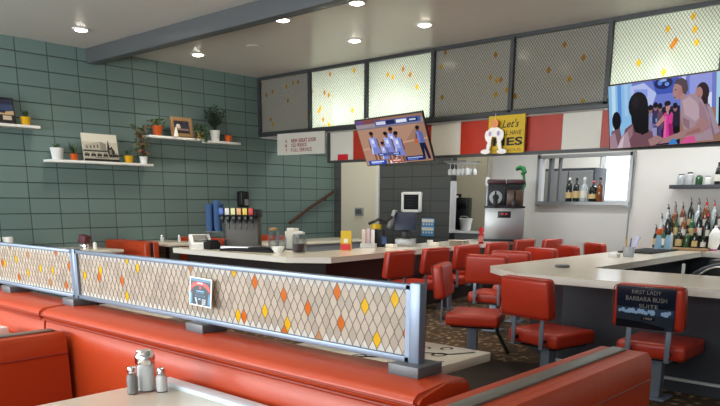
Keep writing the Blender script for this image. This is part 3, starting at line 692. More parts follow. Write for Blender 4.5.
B().prism([(-.12, 0), (.12, 0), (.13, .06), (-.1, .17), (-.12, .16)], 0, -.13, .13).obj('body', 'white', t)
B().box((0, .012, .128), (.18, .17, .006), rot=Matrix.Rotation(R(-24), 3, 'X')).obj('screen', 'black', t)
tag(B().box((0, 0, .045), (.14, .16, .09), .01).box((.02, 0, .1), (.1, .12, .03), .01).obj('straw_box', 'rubber', loc=(-7.38, 5.4, CT)), 'squat black box before the soda fountain', 'box')
tag(B().box((0, 0, .012), (.75, .24, .024), .006).box((.15, .02, .035), (.3, .14, .03), .01).obj('bar_mat', 'rubber', loc=(-6.75, 5.5, CT), rotz=.25), 'black rubber mat along the counter before the soda fountain', 'mat')
def vessel(name, label, loc, r, h, fillm, fh, cat, lid=None):
    t = thing(name, label, cat, loc)
    B().lathe([(r*.8, 0), (r, h*.12), (r*.95, h*.85), (r*.8, h), (r*.76, h), (r*.9, h*.84), (r*.94, h*.14), (0, .012)], n=18).obj('glass_body', 'glass', t)
    if fillm: B().lathe([(r*.75, .014), (r*.9, h*.14), (r*.88, h*fh), (0, h*fh)], n=18).obj('contents', fillm, t)
    if lid: B().lathe([(r*.8, h), (r*.82, h+.02), (r*.3, h+.035), (0, h+.035)], n=16).obj('lid', lid, t)
    B().tube([(r*.9, 0, h*.8), (r*1.5, 0, h*.75), (r*1.5, 0, h*.35), (r*.95, 0, h*.25)], .008, 6).obj('handle', 'glass', t)
    return t
vessel('glass_pitcher', 'clear glass pitcher with tan lid on the service counter', (-6.72, 5.85, CT), .07, .24, None, 0, 'pitcher', 'wood')
vessel('glass_pitcher', 'clear glass pitcher without a lid beside the white bowl', (-6.55, 5.82, CT), .065, .2, None, 0, 'pitcher')
vessel('coffee_pot', 'glass pot half full of dark red drink on the counter', (-6.1, 5.7, CT), .085, .22, 'coffee', .5, 'pot', 'lightgrey')
tag(B().lathe([(.04, 0), (.075, .05), (.08, .075), (.074, .075), (.05, .02), (0, .015)], n=18).obj('white_bowl', 'pot_white', loc=(-6.3, 5.55, CT)), 'small white bowl on the counter before the glass pitchers', 'bowl')
tag(B().box((0, 0, .13), (.12, .1, .26), .004).box((-.08, 0, .11), (.03, .1, .22), .003).obj('menu_holder', 'paper', loc=(-6.75, 6.2, CT)), 'tall white box standing behind the dark red pot', 'box')
t = thing('table_card', 'yellow and red folded card standing on the service counter', 'card', (-6.05, 6.45, CT), R(35))
B().prism([(-.06, 0), (.06, 0), (.008, .24), (-.008, .24)], 0, -.065, .065).obj('card_body', 'yellow', t)
b = B().box((0, -.0515, .045), (.124, .004, .075), rot=Matrix.Rotation(R(-12.5), 3, 'X')); b.obj('red_panel', 'red', t)
b = B().box((0, -.036, .12), (.05, .004, .05), rot=Matrix.Rotation(R(-12.5), 3, 'X')); b.obj('white_patch', 'paper', t)
t = thing('card_holder', 'clear leaflet holder with pale printed cards on the counter', 'holder', (-6.17, 7.0, CT), R(30))
for k in range(3): B().box((-.06+.055*k, .02*k, .12+.01*(k % 2)), (.05, .02, .24), .002).obj('leaflet', mat('leaflet%d' % k, ('#d8c4b8', '#c9b3bd', '#e4e0dc')[k], .6), t)
B().box((0, .02, .03), (.2, .12, .06), .003).obj('base', 'lightgrey', t)
# register
t = thing('cash_register', 'black point of sale terminal with tilted screens and silver base', 'register', (-6.2, 7.62, CT), R(32))
B().box((.12, .05, .05), (.27, .24, .1), .008).obj('base', 'steel', t)
B().box((.12, .07, .14), (.1, .12, .14), .01).obj('neck', 'black', t)
B().box((.12, -.01, .33), (.3, .05, .25), .01, rot=Matrix.Rotation(R(-18), 3, 'X')).obj('screen', 'navy', t)
B().box((-.07, .03, .36), (.05, .2, .26), .01, rot=Matrix.Rotation(R(20), 3, 'Y')).obj('side_display', 'grey', t)
t2 = thing('receipt_printer', 'black receipt printer with bundled cables beside the register', 'printer', (-6.28, 7.32, CT), R(32))
B().box((0, 0, .12), (.22, .2, .24), .03, 3).obj('body', 'black', t2); B().lathe([(.07, 0), (.07, .06)], (-.02, -.02, .24), 14).obj('paper_roll', 'yellow', t2)
B().tube([(-.13, 0, .3), (0, .02, .36), (.1, .05, .33), (.18, .08, .4)], .02, 8).obj('cable', 'black', t2); B().box((.1, -.1, .09), (.06, .02, .1)).obj('blue_label', 'blue', t2)
# white framed screen on wall
t = thing('wall_screen', 'white framed dark screen on the charcoal block wall', 'screen', (-7.78, 9.96, 1.38))
fw = .045
B().box((-.19, 0, 0), (fw, .05, .32), .004).box((.19, 0, 0), (fw, .05, .32), .004).box((0, 0, .15), (.38, .05, fw), .004).box((0, 0, -.15), (.38, .05, fw), .004).obj('frame', 'white', t)
B().box((0, .005, 0), (.36, .02, .28)).obj('panel', 'black', t)
b = B()
for k in range(4): b.box((-.02, -.007, .09-.05*k), (.22-.03*k, .004, .012))
b.obj('screen_lines', 'mullion', t)
t = thing('wall_notice', 'blue and white printed notice on the charcoal block wall', 'notice', (-7.43, 9.985, .96))
B().box((0, 0, 0), (.27, .01, .3)).obj('sheet', 'notice_blue', t)
b = B()
for k in range(2):
    b.box((0, -.006, .11-.14*k), (.25, .004, .055))
    for q in range(4): b.box((-.09+.06*q, -.006, .05-.14*k), (.03, .004, .03))
b.obj('white_print', 'paper', t)
# small crockery along the counter
for (x, y, lab, kind) in ((-5.98, 7.25, 'cream paper packet stack on the counter before the printer', 0), (-6.02, 8.15, 'small white cup on the counter beside the register', 1), (-5.85, 8.0, 'cream napkin stack on the counter beside the small cup', 0), (-5.72, 8.35, 'stack of cream plates on the counter before the kitchen opening', 2), (-5.88, 8.75, 'lower stack of cream plates beside the taller plate stack', 3)):
    b = B()
    if kind == 0: b.box((0, 0, .025), (.13, .1, .05), .006)
    elif kind == 1: b.lathe([(.03, 0), (.045, .07), (.04, .07), (.028, .01), (0, .01)], n=14)
    else:
        for q in range(6 if kind == 2 else 4): b.lathe([(.07, .012*q), (.11, .012*q+.012), (.108, .012*q+.014), (.06, .012*q+.006), (0, .012*q+.006)], n=20)
    tag(b.obj(('paper_packet', 'small_cup', 'plate_stack', 'plate_stack')[kind], ('paper', 'pot_white', 'laminate', 'laminate')[kind], loc=(x, y, CT)), lab, ('packet', 'cup', 'plates', 'plates')[kind])
t = thing('ketchup_bottle', 'red ketchup bottle on the counter before the frozen drink machine', 'bottle', (-5.72, 9.0, CT))
B().lathe([(.035, 0), (.038, .01), (.036, .14), (.02, .17)], n=14).obj('body', 'red', t); B().lathe([(.04, .165), (.036, .21), (.012, .24), (0, .24)], n=14).obj('cap', 'red', t); B().lathe([(.0385, .03), (.0385, .11)], n=14).obj('label_band', mat('pale_red', '#d88a80', .5), t)
# frozen drink machine
t = thing('frozen_drink_machine', 'stainless frozen drink machine with two clear tanks at the counter end', 'drink machine', (-5.93, 9.98, CT), R(30))
B().box((0, 0, .02), (.72, .62, .03), .004).obj('tray', 'black', t)
B().box((0, .04, .27), (.6, .5, .48), .008).obj('body', 'steel', t)
b = B()
for k in range(6): b.box((.3015, -.14+.07*k, .27), (.006, .03, .38))
b.obj('side_vent', 'mullion', t)
B().box((.0, -.2125, .41), (.2, .008, .1), .003).obj('control_panel', 'black', t); B().box((-.03, -.217, .42), (.03, .006, .03)).box((.03, -.217, .42), (.03, .006, .03)).obj('red_buttons', 'red', t)
for s_, fl in ((-1, None), (1, 'brownice')):
    tk = B().box((s_*.145, .02, .7), (.27, .46, .34), .03, 3).obj('tank', 'glass', t)
    if fl: B().box((s_*.145, .02, .66), (.25, .43, .24), .03).obj('frozen_drink', fl, tk)
    else: B().tube([(s_*.145, -.14, .67), (s_*.145, .2, .67)], .1, 18).obj('auger', 'lightgrey', tk).select_get(); B().tube([(s_*.145, -.15, .67), (s_*.145, -.14, .67)], .05, 14).obj('auger_hub', 'black', tk)
    B().box((s_*.145, .02, .905), (.28, .48, .07), .02, 3).obj('tank_lid', 'purple', t)
    B().box((s_*.145, -.26, .58), (.07, .1, .12), .01).tube([(s_*.145, -.3, .62), (s_*.145, -.33, .76)], .016, 6).obj('tap', 'black', t)
B().box((0, .25, .7), (.56, .02, .36), .003).obj('rear_frame', 'black', t)
B().box((0, .04, .525), (.62, .52, .03), .005).obj('drip_shelf', 'black', t)
tag(B().tube([(.0, 0, 0), (.06, .0, .02), (.12, 0, 0), (.15, 0, -.05), (.1, 0, -.08)], [.03, .035, .04, .035, .03], 10).tube([(.13, 0, -.08), (.16, 0, -.25), (.1, 0, -.36)], .022, 8).obj('green_hose', 'green', loc=(-5.8, 10.05, CT+1.1)), 'dark green hose coiled over the frozen drink machine', 'hose')
# kitchen opening: coffee machine, bucket, counter, glass rack
kc = thing('kitchen_counter', 'steel kitchen counter inside the opening', 'counter', (-7.72, 11.5, 0))
B().box((0, 0, .42), (1.2, .7, .84)).obj('body', 'grey', kc); B().box((0, 0, .855), (1.24, .74, .03)).obj('countertop', 'steel', kc)
cm = thing('coffee_machine', 'black coffee machine standing inside the kitchen opening', 'coffee machine', (-7.82, 11.45, .87), R(20))
B().box((0, .1, .3), (.42, .3, .6), .02).obj('body', 'black', cm); B().box((0, -.06, .52), (.38, .2, .16), .02).obj('head', 'black', cm); B().lathe([(.05, .6), (.06, .66), (0, .67)], n=14).obj('hopper', 'rubber', cm); B().lathe([(.03, -.01), (.034, .03)], (0, -.13, .6), 12).obj('knob', 'white', cm)
B().box((-.17, -.17, .3), (.015, .015, .5)).obj('steam_wand', 'chrome', cm)
bk = thing('white_bucket', 'white plastic bucket in front of the coffee machine', 'bucket', (-7.5, 11.25, .87))
B().lathe([(.09, 0), (.12, .2), (.125, .2), (.125, .22), (.11, .22), (.085, .02), (0, .02)], n=20).obj('pail', 'white', bk); B().tube([(-.12, 0, .2), (-.06, -.08, .26), (.06, -.08, .26), (.12, 0, .2)], .005, 6).obj('handle', 'lightgrey', bk)
pl_ = thing('steel_pole', 'thin steel pole at the edge of the kitchen opening', 'pole', (-6.72, 10.7, 0)); B().tube([(0, 0, 0), (0, 0, 2.4)], .018, 8).obj('tube', 'steel', pl_); B().lathe([(.03, 1.65), (.045, 1.7), (.045, 1.76), (.03, 1.8)], n=12).obj('collar', 'white', pl_)
gr = thing('glass_rack', 'wire rack under the band for hanging stemmed glasses', 'rack', (-6.5, 9.6, 1.98))
b = B()
for k in range(4): b.box((-.16+.11*k, 0, 0), (.02, .4, .015))
b.box((0, -.2, .02), (.42, .02, .02)).box((0, .2, .02), (.42, .02, .02))
for sx in (-.2, .2): b.tube([(sx, 0, 0), (sx, 0, 1.42)], .008, 6)
b.obj('rails', 'steel', gr)
gp = None
for i in range(10):
    x, y = -6.5-.16+.08*(i % 5), 9.5+.2*(i//5)
    lab = 'upside down stemmed glass hanging in the rack'
    if gp is None:
        b = B(); b.lathe([(.035, 0), (.034, -.004), (.005, -.01), (.005, -.07), (.03, -.085), (.04, -.12), (.032, -.17), (.03, -.17), (.037, -.12), (0, -.09)], n=14)
        gp = b.obj('hanging_glass', mat('frosted_glass', '#d4d8d8', .15, coat=.4), loc=(x, y, 1.97)); tag(gp, lab, 'glass', 'stemmed glasses hanging in the rack')
    else:
        c = gp.copy(); C.objects.link(c); c.location = (x, y, 1.97)

# ------------------------------------------------------------------ bar (U shaped)
BT = .81
bar = thing('bar_counter', 'cream topped bar counter with charcoal front and steel foot rail', 'bar', (-2, 5.6, 0))
full = [(-2.9, 5.22), (2.6, 5.22), (2.6, 10.15), (-3.5, 10.15), (-3.5, 5.68)]
# outline: front strip, left arm and back strip as one U shaped top
U = [(-2.95, 5.22), (2.6, 5.22), (2.6, 6.18), (-2.72, 6.18), (-2.72, 9.25), (2.6, 9.25), (2.6, 10.15), (-3.5, 10.15), (-3.5, 5.68)]
csub(B().prism(U, 2, BT-.008, BT), 'countertop', 'laminate', bar, bar)
csub(B().prism(inset(U, .004), 2, BT-.062, BT-.008), 'edge_band', 'edge', bar, bar)
csub(B().prism([(-2.62, 5.4), (2.42, 5.4), (2.42, 6.02), (-2.88, 6.02), (-2.88, 9.42), (2.42, 9.42), (2.42, 9.97), (-3.3, 9.97), (-3.3, 6.12)], 2, 0, BT-.062), 'front_panel', 'charcoal', bar, bar)
csub(B().box((-.1, 5.385, .1), (5.2, .03, .02), .004), 'kick_strip', 'lightgrey', bar, bar)
csub(B().tube([(-3.5, 5.85, .42), (-3.49, 5.83, .3), (-3.47, 5.82, .17), (-3.31, 5.755, .0)], .018, 8), 'support_brace', 'black', bar, bar)
# things on the bar
tag(B().lathe([(.062, 0), (.068, .012), (.06, .022), (0, .022)], n=20).obj('ash_dish', 'zinc', loc=(-2.95, 6.02, BT)), 'flat grey dish lying on the bar corner', 'dish')
t = thing('pen_cup', 'clear cup of pens and a folded leaflet on the bar', 'cup', (-3.03, 7.75, BT))
B().lathe([(.055, 0), (.065, .11), (.06, .11), (.05, .01), (0, .01)], n=16).obj('cup', mat('frosted_cup', '#cfd6dc', .2, trans=.5), t)
for k, (dx, dy, m_, ) in enumerate(((-.02, .0, 'pot_yellow'), (.0, .02, 'blue'), (-.03, .03, 'wood'))): B().tube([(dx, dy, .012), (dx*2.2, dy*2, .19+.01*k)], .006, 6).obj('pen', m_, t)
B().box((.055, .0, .13), (.05, .02, .2), .002, rot=Matrix.Rotation(.35, 3, 'Y')).obj('leaflet', mat('lilac_paper', '#b9bcd6', .6), t)
t = thing('napkin_stack', 'dark stack of coasters beside the pen cup', 'coasters', (-3.13, 7.6, BT)); B().box((0, 0, .02), (.1, .1, .04), .004).obj('coaster_pile', 'lightgrey', t)
tag(B().box((0, 0, .008), (.4, .9, .016), .005).obj('rubber_bar_mat', 'rubber', loc=(-3.2, 8.8, BT)), 'black rubber mat on the bar arm before the blue wrapped bottles', 'mat')
tag(B().box((0, 0, .012), (.5, .3, .024), .005).obj('cutting_board', 'wood', loc=(-2.95, 9.42, BT), rotz=.05), 'brown wooden board lying on the bar before the bottles', 'board')
for k, (x, y, lab) in enumerate(((-3.22, 9.16, 'light blue wrapped bottle with orange top on the mat'), (-3.12, 9.2, 'light blue wrapped bottle with dark top on the mat'))):
    t = thing('wrapped_bottle', lab, 'bottle', (x, y, BT+.016)); B().lathe([(.045, 0), (.04, .08), (.03, .15), (.02, .18)], n=12).obj('wrap', 'lightblue', t); B().lathe([(.025, .175), (.036, .2), (.03, .245), (0, .255)], n=12).obj('top', 'pot_orange' if k == 0 else 'black', t)
# bottles on the back bar
def bottle_mesh(h, r, neck=.3):
    neck = rnd.uniform(.24, .42)
    return [(r*.92, 0), (r, .008), (r, h*(.95-neck)-.04), (r*.75, h*(1-neck)), (r*.36, h*(1.06-neck)), (r*.34, h*.93), (0, h*.93)]
def bottle(loc, h, r, m_, lm, cm_, label, pour=True, group='bottles on the bar'):
    t = thing('liquor_bottle', label, 'bottle', loc, 0, group)
    B().lathe(bottle_mesh(h, r), n=14).obj('glass_body', m_, t)
    if lm: B().lathe([(r*1.015, h*.14), (r*1.015, h*rnd.uniform(.34, .48))], n=14).obj('paper_label', lm, t)
    b = B().lathe([(r*.4, h*.86), (r*.4, h*.94), (r*.2, h*.96), (0, h*.96)], n=10)
    b.obj('stopper', cm_, t)
    if pour: B().tube([(0, 0, h*.95), (.0, 0, h*1.02), (-.012, -.01, h*1.1)], .006, 6).obj('spout', 'zinc', t)
tier = thing('bottle_riser', 'dark stepped riser holding rows of bottles on the back bar', 'riser', (-2.22, 9.95, BT)); B().box((0, -.09, .06), (2.56, .18, .12)).box((0, .09, .12), (2.56, .18, .24)).obj('steps', 'black', tier)
cols = {'amber': 'amber', 'dark': 'darkbottle', 'clear': 'clearbottle', 'green': 'greenbottle'}
rb = random.Random(3)
def bots(x0, n, dx):
    return [(x0+dx*k, rb.choice(['clear', 'amber', 'dark', 'dark', 'clear', 'amber', 'dark', 'green']), rb.choice(['label_w', 'label_t', 'label_w', None]), rb.choice(['black', 'black', 'black', 'zinc', 'red'])) for k in range(n)]
names = {'amber': 'amber', 'dark': 'dark', 'clear': 'clear', 'green': 'green', 'label_w': 'white label', 'label_t': 'tan label', None: 'no label', 'black': 'black stopper', 'red': 'red stopper', 'zinc': 'grey stopper', 'white': 'white stopper', 'pot_orange': 'orange stopper'}
ordw = ['first', 'second', 'third', 'fourth', 'fifth', 'sixth', 'seventh', 'eighth', 'ninth', 'tenth', 'eleventh', 'twelfth']
def row(items, y, z, h0, where, dr=.038, pour=True, group='bottles on the bar'):
    for k, (x, c, l, s) in enumerate(items):
        h = h0*rnd.uniform(.84, 1.12)
        bottle((x, y+rnd.uniform(-.01, .01), z), h, dr*rnd.uniform(.8, 1.22), cols[c], l, s, '%s bottle with %s, %s, %s in %s' % (names[c], names[l], names[s], ordw[k], where), pour, group)
row(bots(-3.44, 8, .1), 9.66, BT, .27, 'the front row')
row(bots(-3.45, 11, .097), 9.86, BT+.12, .33, 'the middle row')
row(bots(-3.44, 11, .097), 10.04, BT+.24, .35, 'the back row')
t = thing('shaped_bottle', 'rounded white bottle with pink base before the dark bottles', 'bottle', (-2.66, 9.5, BT)); B().lathe([(.03, 0), (.04, .03), (.065, .1), (.07, .2), (.04, .26), (.02, .28), (.02, .31), (0, .31)], n=16).obj('glass_body', 'white', t); B().lathe([(.031, -.002), (.041, .028)], n=14).obj('base', mat('pink', '#d078a8', .4), t)
tag(B().box((0, 0, 0), (1.9, .2, .05), .004).obj('bottle_shelf', 'charcoal', loc=(-2.5, 10.1, 1.6)), 'short charcoal shelf of jars on the white wall above the bottles', 'shelf')
for k, (x, r, h, m_, lab) in enumerate(((-3.33, .05, .14, 'clearbottle', 'clear jar at the shelf end above the bottles'), (-3.22, .045, .16, 'lightgrey', 'pale jar with dark lid on the charcoal shelf'), (-3.1, .045, .12, 'greenbottle', 'low green jar on the charcoal shelf'), (-2.99, .04, .11, 'white', 'small white cup on the charcoal shelf beside the green jar'))):
    t = thing('shelf_jar', lab, 'jar', (x, 10.08, 1.625)); B().lathe([(r*.9, 0), (r, .01), (r, h*.8), (r*.7, h*.9)], n=14).obj('glass_body', m_, t); B().lathe([(r*.75, h*.86), (r*.75, h), (0, h*1.02)], n=12).obj('lid', 'black' if k in (1,) else 'zinc', t)
row([(-2.88, 'dark', 'label_w', 'black'), (-2.77, 'clear', 'label_w', 'black'), (-2.66, 'clear', None, 'black')], 10.1, 1.625, .27, 'the charcoal shelf row', .045, False, 'bottles on the charcoal shelf')
# bottles in the pass-through window
for k, (x, c, l, s, lab) in enumerate(((-5.5, 'dark', 'label_t', 'white', 'dark wine bottle with tan label, first in the pass-through window'), (-5.37, 'dark', 'label_t', 'black', 'dark wine bottle with gold label, second in the pass-through window'), (-5.24, 'clear', 'label_w', 'white', 'pale bottle in the middle of the pass-through window'), (-5.08, 'dark', 'label_t', 'red', 'squat dark bottle with wide label in the pass-through window'), (-4.97, 'amber', None, 'black', 'thin amber bottle beside the bright part of the pass-through window'))):
    bottle((x, 11.28, wz0+.025), .4 if k != 3 else .34, .055 if k != 3 else .07, cols[c], l, s, lab, False, 'bottles in the pass-through window')
# under-bar equipment
t = thing('ice_bin', 'black under-bar cooler with curved lid behind the bar', 'cooler', (-1.6, 8.9, 0)); B().box((0, 0, .38), (1.7, .55, .76), .01).obj('body', 'black', t)
B().tube([(-.85+.17*k, -.2, .5+.22*math.sin(math.pi*k/10)) for k in range(11)], .03, 8).obj('lid_rim', 'rubber', t)
t = thing('glass_washer', 'dark under-bar washer with curved lid and steel hoops behind the bar front', 'washer', (-2.0, 8.1, 0))
B().box((0, .05, .25), (1.1, .5, .5), .02).obj('body', 'black', t)
B().tube([(.5*math.cos(math.pi*k/12), .05, .5+.26*math.sin(math.pi*k/12)) for k in range(13)], .035, 8).obj('curved_lid', mat('dark_slate', '#2c333d', .4), t)
b = B()
for xo in (-.1, .55): b.tube([(xo+.3*math.cos(math.pi*k/12), -.2, .45+.3*math.sin(math.pi*k/12)) for k in range(2, 11)], .012, 6)
b.obj('steel_hoop', 'steel', t)
B().tube([(-.5, -.1, .0), (-.52, -.1, .5), (-.55, 0, .74)], .018, 6).obj('drain_pipe', 'lightgrey', t)

# ------------------------------------------------------------------ swivel chairs
def make_chair(label):
    """faces +Y, pole at the origin"""
    t = thing('swivel_chair', label, 'chair', (0, 0, 0), 0, 'red swivel chairs')
    B().box((0, .02, .38), (.48, .47, .11), .03, 4).obj('seat', 'chair_vinyl', t)
    B().box((0, .02, .318), (.38, .38, .02)).obj('seat_pan', 'black', t)
    o = B().box((0, 0, 0), (.48, .1, .3), .034, 4, taper=.04).obj('backrest', 'chair_vinyl', t)
    o.location = (0, -.285, .7); o.rotation_euler = (R(7), 0, 0)
    b = B()
    for s in (-1, 1):
        hw, hh, r0 = .238, .165, .03
    p = []
    for cx, cz, a0 in ((.2, .113, 0), (-.2, .113, 90), (-.205, -.113, 180), (.205, -.113, 270)):
        for q in range(5):
            a = R(a0+q*22.5); p.append((cx+.034*math.cos(a), -.045, cz+.034*math.sin(a)))
    B().tube(p, .0035, 5, closed=True).obj('back_piping', 'piping', o)
    for s in (-1, 1):
        b = B(); x = s*.135
        b.box((x, -.262, .475), (.035, .012, .31), .002, rot=None)
        b.box((x, -.13, .325), (.035, .27, .012), .002)
        b.obj('back_support', 'darksteel', t)
        B().tube([(x, -.262, .375), (x, -.2, .375)], .016, 10).obj('rubber_bumper', 'black', t)
    B().box((0, 0, .16), (.085, .085, .31), .004).obj('pole', 'darksteel', t)
    B().box((0, 0, .008), (.2, .2, .016), .004).obj('floor_plate', 'darksteel', t)
    return t
def chair_at(x, y, face, lab):
    global chair0
    """face: heading in degrees, 0 = +Y, 90 = -X"""
    if chair0 is None:
        chair0 = make_chair(lab); chair0.location = (x, y, 0); chair0.rotation_euler = (0, 0, R(face)); return chair0
    return dup(chair0, (x, y, 0), R(face), lab)
chair0 = None
chB = chair_at(-1.72, 5.13, 1, 'red swivel chair wearing a dark printed sign on its back')
chair_at(-2.5, 4.97, -12, 'plain red swivel chair at the bar front, beside the one with a sign')
chair_at(-3.43, 5.33, -66, 'red swivel chair turned sideways at the bar corner, showing its edge')
chair_at(-4.05, 6.7, 12, 'red swivel chair behind the bar corner with its whole back showing')
chair_at(-4.19, 7.42, 12, 'red swivel chair along the bar arm, first one past the corner')
chair_at(-4.1, 8.2, -12, 'red swivel chair along the bar arm, second past the corner')
chair_at(-3.98, 8.85, -35, 'red swivel chair along the bar arm, third past the corner')
chair_at(-4.0, 9.7, -35, 'red swivel chair along the bar arm nearest the white wall')
chair_at(-5.29, 6.2, 90, 'red swivel chair at the service counter, first from the counter corner')
chair_at(-5.33, 6.95, 88, 'red swivel chair at the service counter, second from the corner')
chair_at(-5.38, 7.7, 86, 'red swivel chair at the service counter, third from the corner')
chair_at(-5.45, 8.55, 86, 'red swivel chair at the service counter before the frozen drink machine')
chair_at(-5.6, 9.55, 86, 'red swivel chair at the service counter, second from the far end')
chair_at(-5.4, 10.05, 86, 'red swivel chair at the far end of the service counter by the white wall')
# printed sign on chair back
sg = thing('chair_sign', 'dark printed panel with pale lettering fixed to a red chair back', 'sign', (0, 0, 0))
sg.matrix_world = Matrix.Translation((-1.72, 5.13, 0)) @ Matrix.Rotation(R(1), 4, 'Z') @ Matrix.Translation((0, -.285, .7)) @ Matrix.Rotation(R(7), 4, 'X') @ Matrix.Translation((-.012, -.056, .0)) @ Matrix.Diagonal((1.13, 1, 1.0, 1))
B().box((0, 0, 0), (.345, .006, .29), .001).obj('panel', mat('night_blue_print', '#121a28', .12, coat=.4), sg)
b = B(); y = -.0035
b.face([(-.17, y, -.0), (.17, y, .0), (.17, y, -.05), (-.17, y, -.05)])
b.m(1)
for k in range(16):
    cx = -.15+.0195*k; rr = rnd.uniform(.5, 1)
    if 10 < k < 13: continue
    b.face([(p[0], y-.0003-.00004*k, p[1]) for p in ell(cx, -.028+.008*math.sin(k*2.2), .017*rr, .022*rr, 8)])
b.m(2)
b.face([(-.17, y-.0012, -.04), (.17, y-.0012, -.05), (.17, y-.0012, -.143), (-.17, y-.0012, -.143)])
b.m(3)
b.face([(-.17, y-.0014, -.085), (.0, y-.0014, -.1), (.12, y-.0014, -.125), (.12, y-.0014, -.143), (-.17, y-.0014, -.143)])
b.face([(-.02, y-.0015, -.06), (.06, y-.0015, -.06), (.06, y-.0015, -.085), (-.02, y-.0015, -.085)])
b.obj('printed_scene', [mat('print_dusk', '#2c3c52', .2), mat('print_lights', '#8fabc8', .2), mat('print_ground', '#262e3a', .15), mat('print_dark_ground', '#0f131a', .15)], sg, smooth=False)
for l_ in (('FIRST LADY', .005, .108, .17, .026, -.006, 0, -.012), ('BARBARA BUSH', .005, .062, .24, .03, -.006, 0, -.012), ('SUITE', .02, .014, .11, .024, -.006, 0, -.012), ('1989', .02, -.072, .05, .015, -.006, 0, 0)):
    lettering([l_], M.setdefault('gold_grey', mat('gold_grey_ink', '#8d8a80', .5)), sg)

# ------------------------------------------------------------------ foreground booth
def bench_back(name, label, x0, x1, cat='booth bench'):
    t = thing(name, label, cat, ((x0+x1)/2, 1.527, 0)); L2 = (x1-x0)/2
    # padded body with slight belly on the front
    prof = [(-.115, .10), (-.125, .3), (-.128, .55), (-.124, .76), (-.115, .83), (-.1, .85), (.1, .85), (.115, .76), (.115, .1)]
    B().prism(prof, 0, -L2, L2).obj('padded_back', 'vinyl', t, angle=50)
    cap = [(-.122, .848), (-.132, .86), (-.13, .878), (-.11, .893), (0, .902), (.1, .898), (.122, .885), (.13, .865), (.122, .848)]
    b = B(); b.prism(cap, 0, -L2, L2); bmesh.ops.bevel(b.bm, geom=[e for e in b.bm.edges if abs(abs(e.verts[0].co.x)-L2) < 1e-4 and abs(e.verts[0].co.x-e.verts[1].co.x) < 1e-4], offset=.012, segments=3, affect='EDGES')
    b.obj('top_cap', 'vinyl', t, angle=60)
    B().tube([(-L2, -.127, .846), (L2, -.127, .846)], .005, 6).tube([(-L2, -.134, .866), (L2, -.134, .866)], .0035, 6).tube([(L2, -.127, .846), (L2+.003, .125, .846)], .005, 6).obj('piping', 'piping', t)
    B().box((0, -.0, .05), (2*L2-.02, .2, .1)).obj('base', 'black', t)
    return t
bench_back('booth_divider', 'long red vinyl booth back in front carrying the lattice divider', -3.222, -1.06)
bench_back('booth_divider', 'red vinyl booth back further along, beyond the upright divider post', -5.6, -3.24)
def side_bench(name, label, xc, y0, y1, ztop, th, seats, group=None):
    t = thing(name, label, 'booth bench', (xc, (y0+y1)/2, 0), 0, group); L2 = (y1-y0)/2
    prof = [(-th/2, .1), (-th/2-.008, .5), (-th/2, ztop-.1), (-th/2+.004, ztop-.03), (-th/2+.02, ztop-.01), (th/2-.02, ztop-.01), (th/2-.004, ztop-.03), (th/2, ztop-.1), (th/2+.008, .5), (th/2, .1)]
    b = B(); b.prism([(p[0], p[1]) for p in prof], 1, -L2, L2)
    b.obj('padded_back', 'vinyl', t, angle=50)
    B().box((-.01, 0, ztop-.008), (.05, 2*L2-.03, .012), .003).obj('metal_strip', mat('worn_strip', '#84857f', .4, .8), t)
    b = B()
    for s in (-1, 1): b.tube([(s*(th/2+.001), -L2+.005, ztop-.1), (s*(th/2+.001), L2, ztop-.098)], .0045, 6).tube([(s*.05, -L2+.005, ztop-.013), (s*.05, L2, ztop-.013)], .0035, 5)
    b.obj('piping', 'piping', t)
    for s in seats:
        B().box((s*(th/2+.22), 0, .4), (.44, 2*L2-.02, .13), .035, 3).obj('seat', 'vinyl', t); B().box((s*(th/2+.2), 0, .17), (.36, 2*L2-.06, .34)).obj('base', 'black', t)
    B().box((0, 0, .06), (th-.04, 2*L2-.04, .12)).obj('plinth', 'black', t)
    return t
side_bench('booth_bench', 'dark red booth bench with metal strip at the near table', -3.035, .0, 1.375, .83, .17, (1,))
side_bench('booth_bench', 'red booth bench with steel strip beside the cream table with black script', -.912, 1.3, 2.37, .902, .2, (1,))
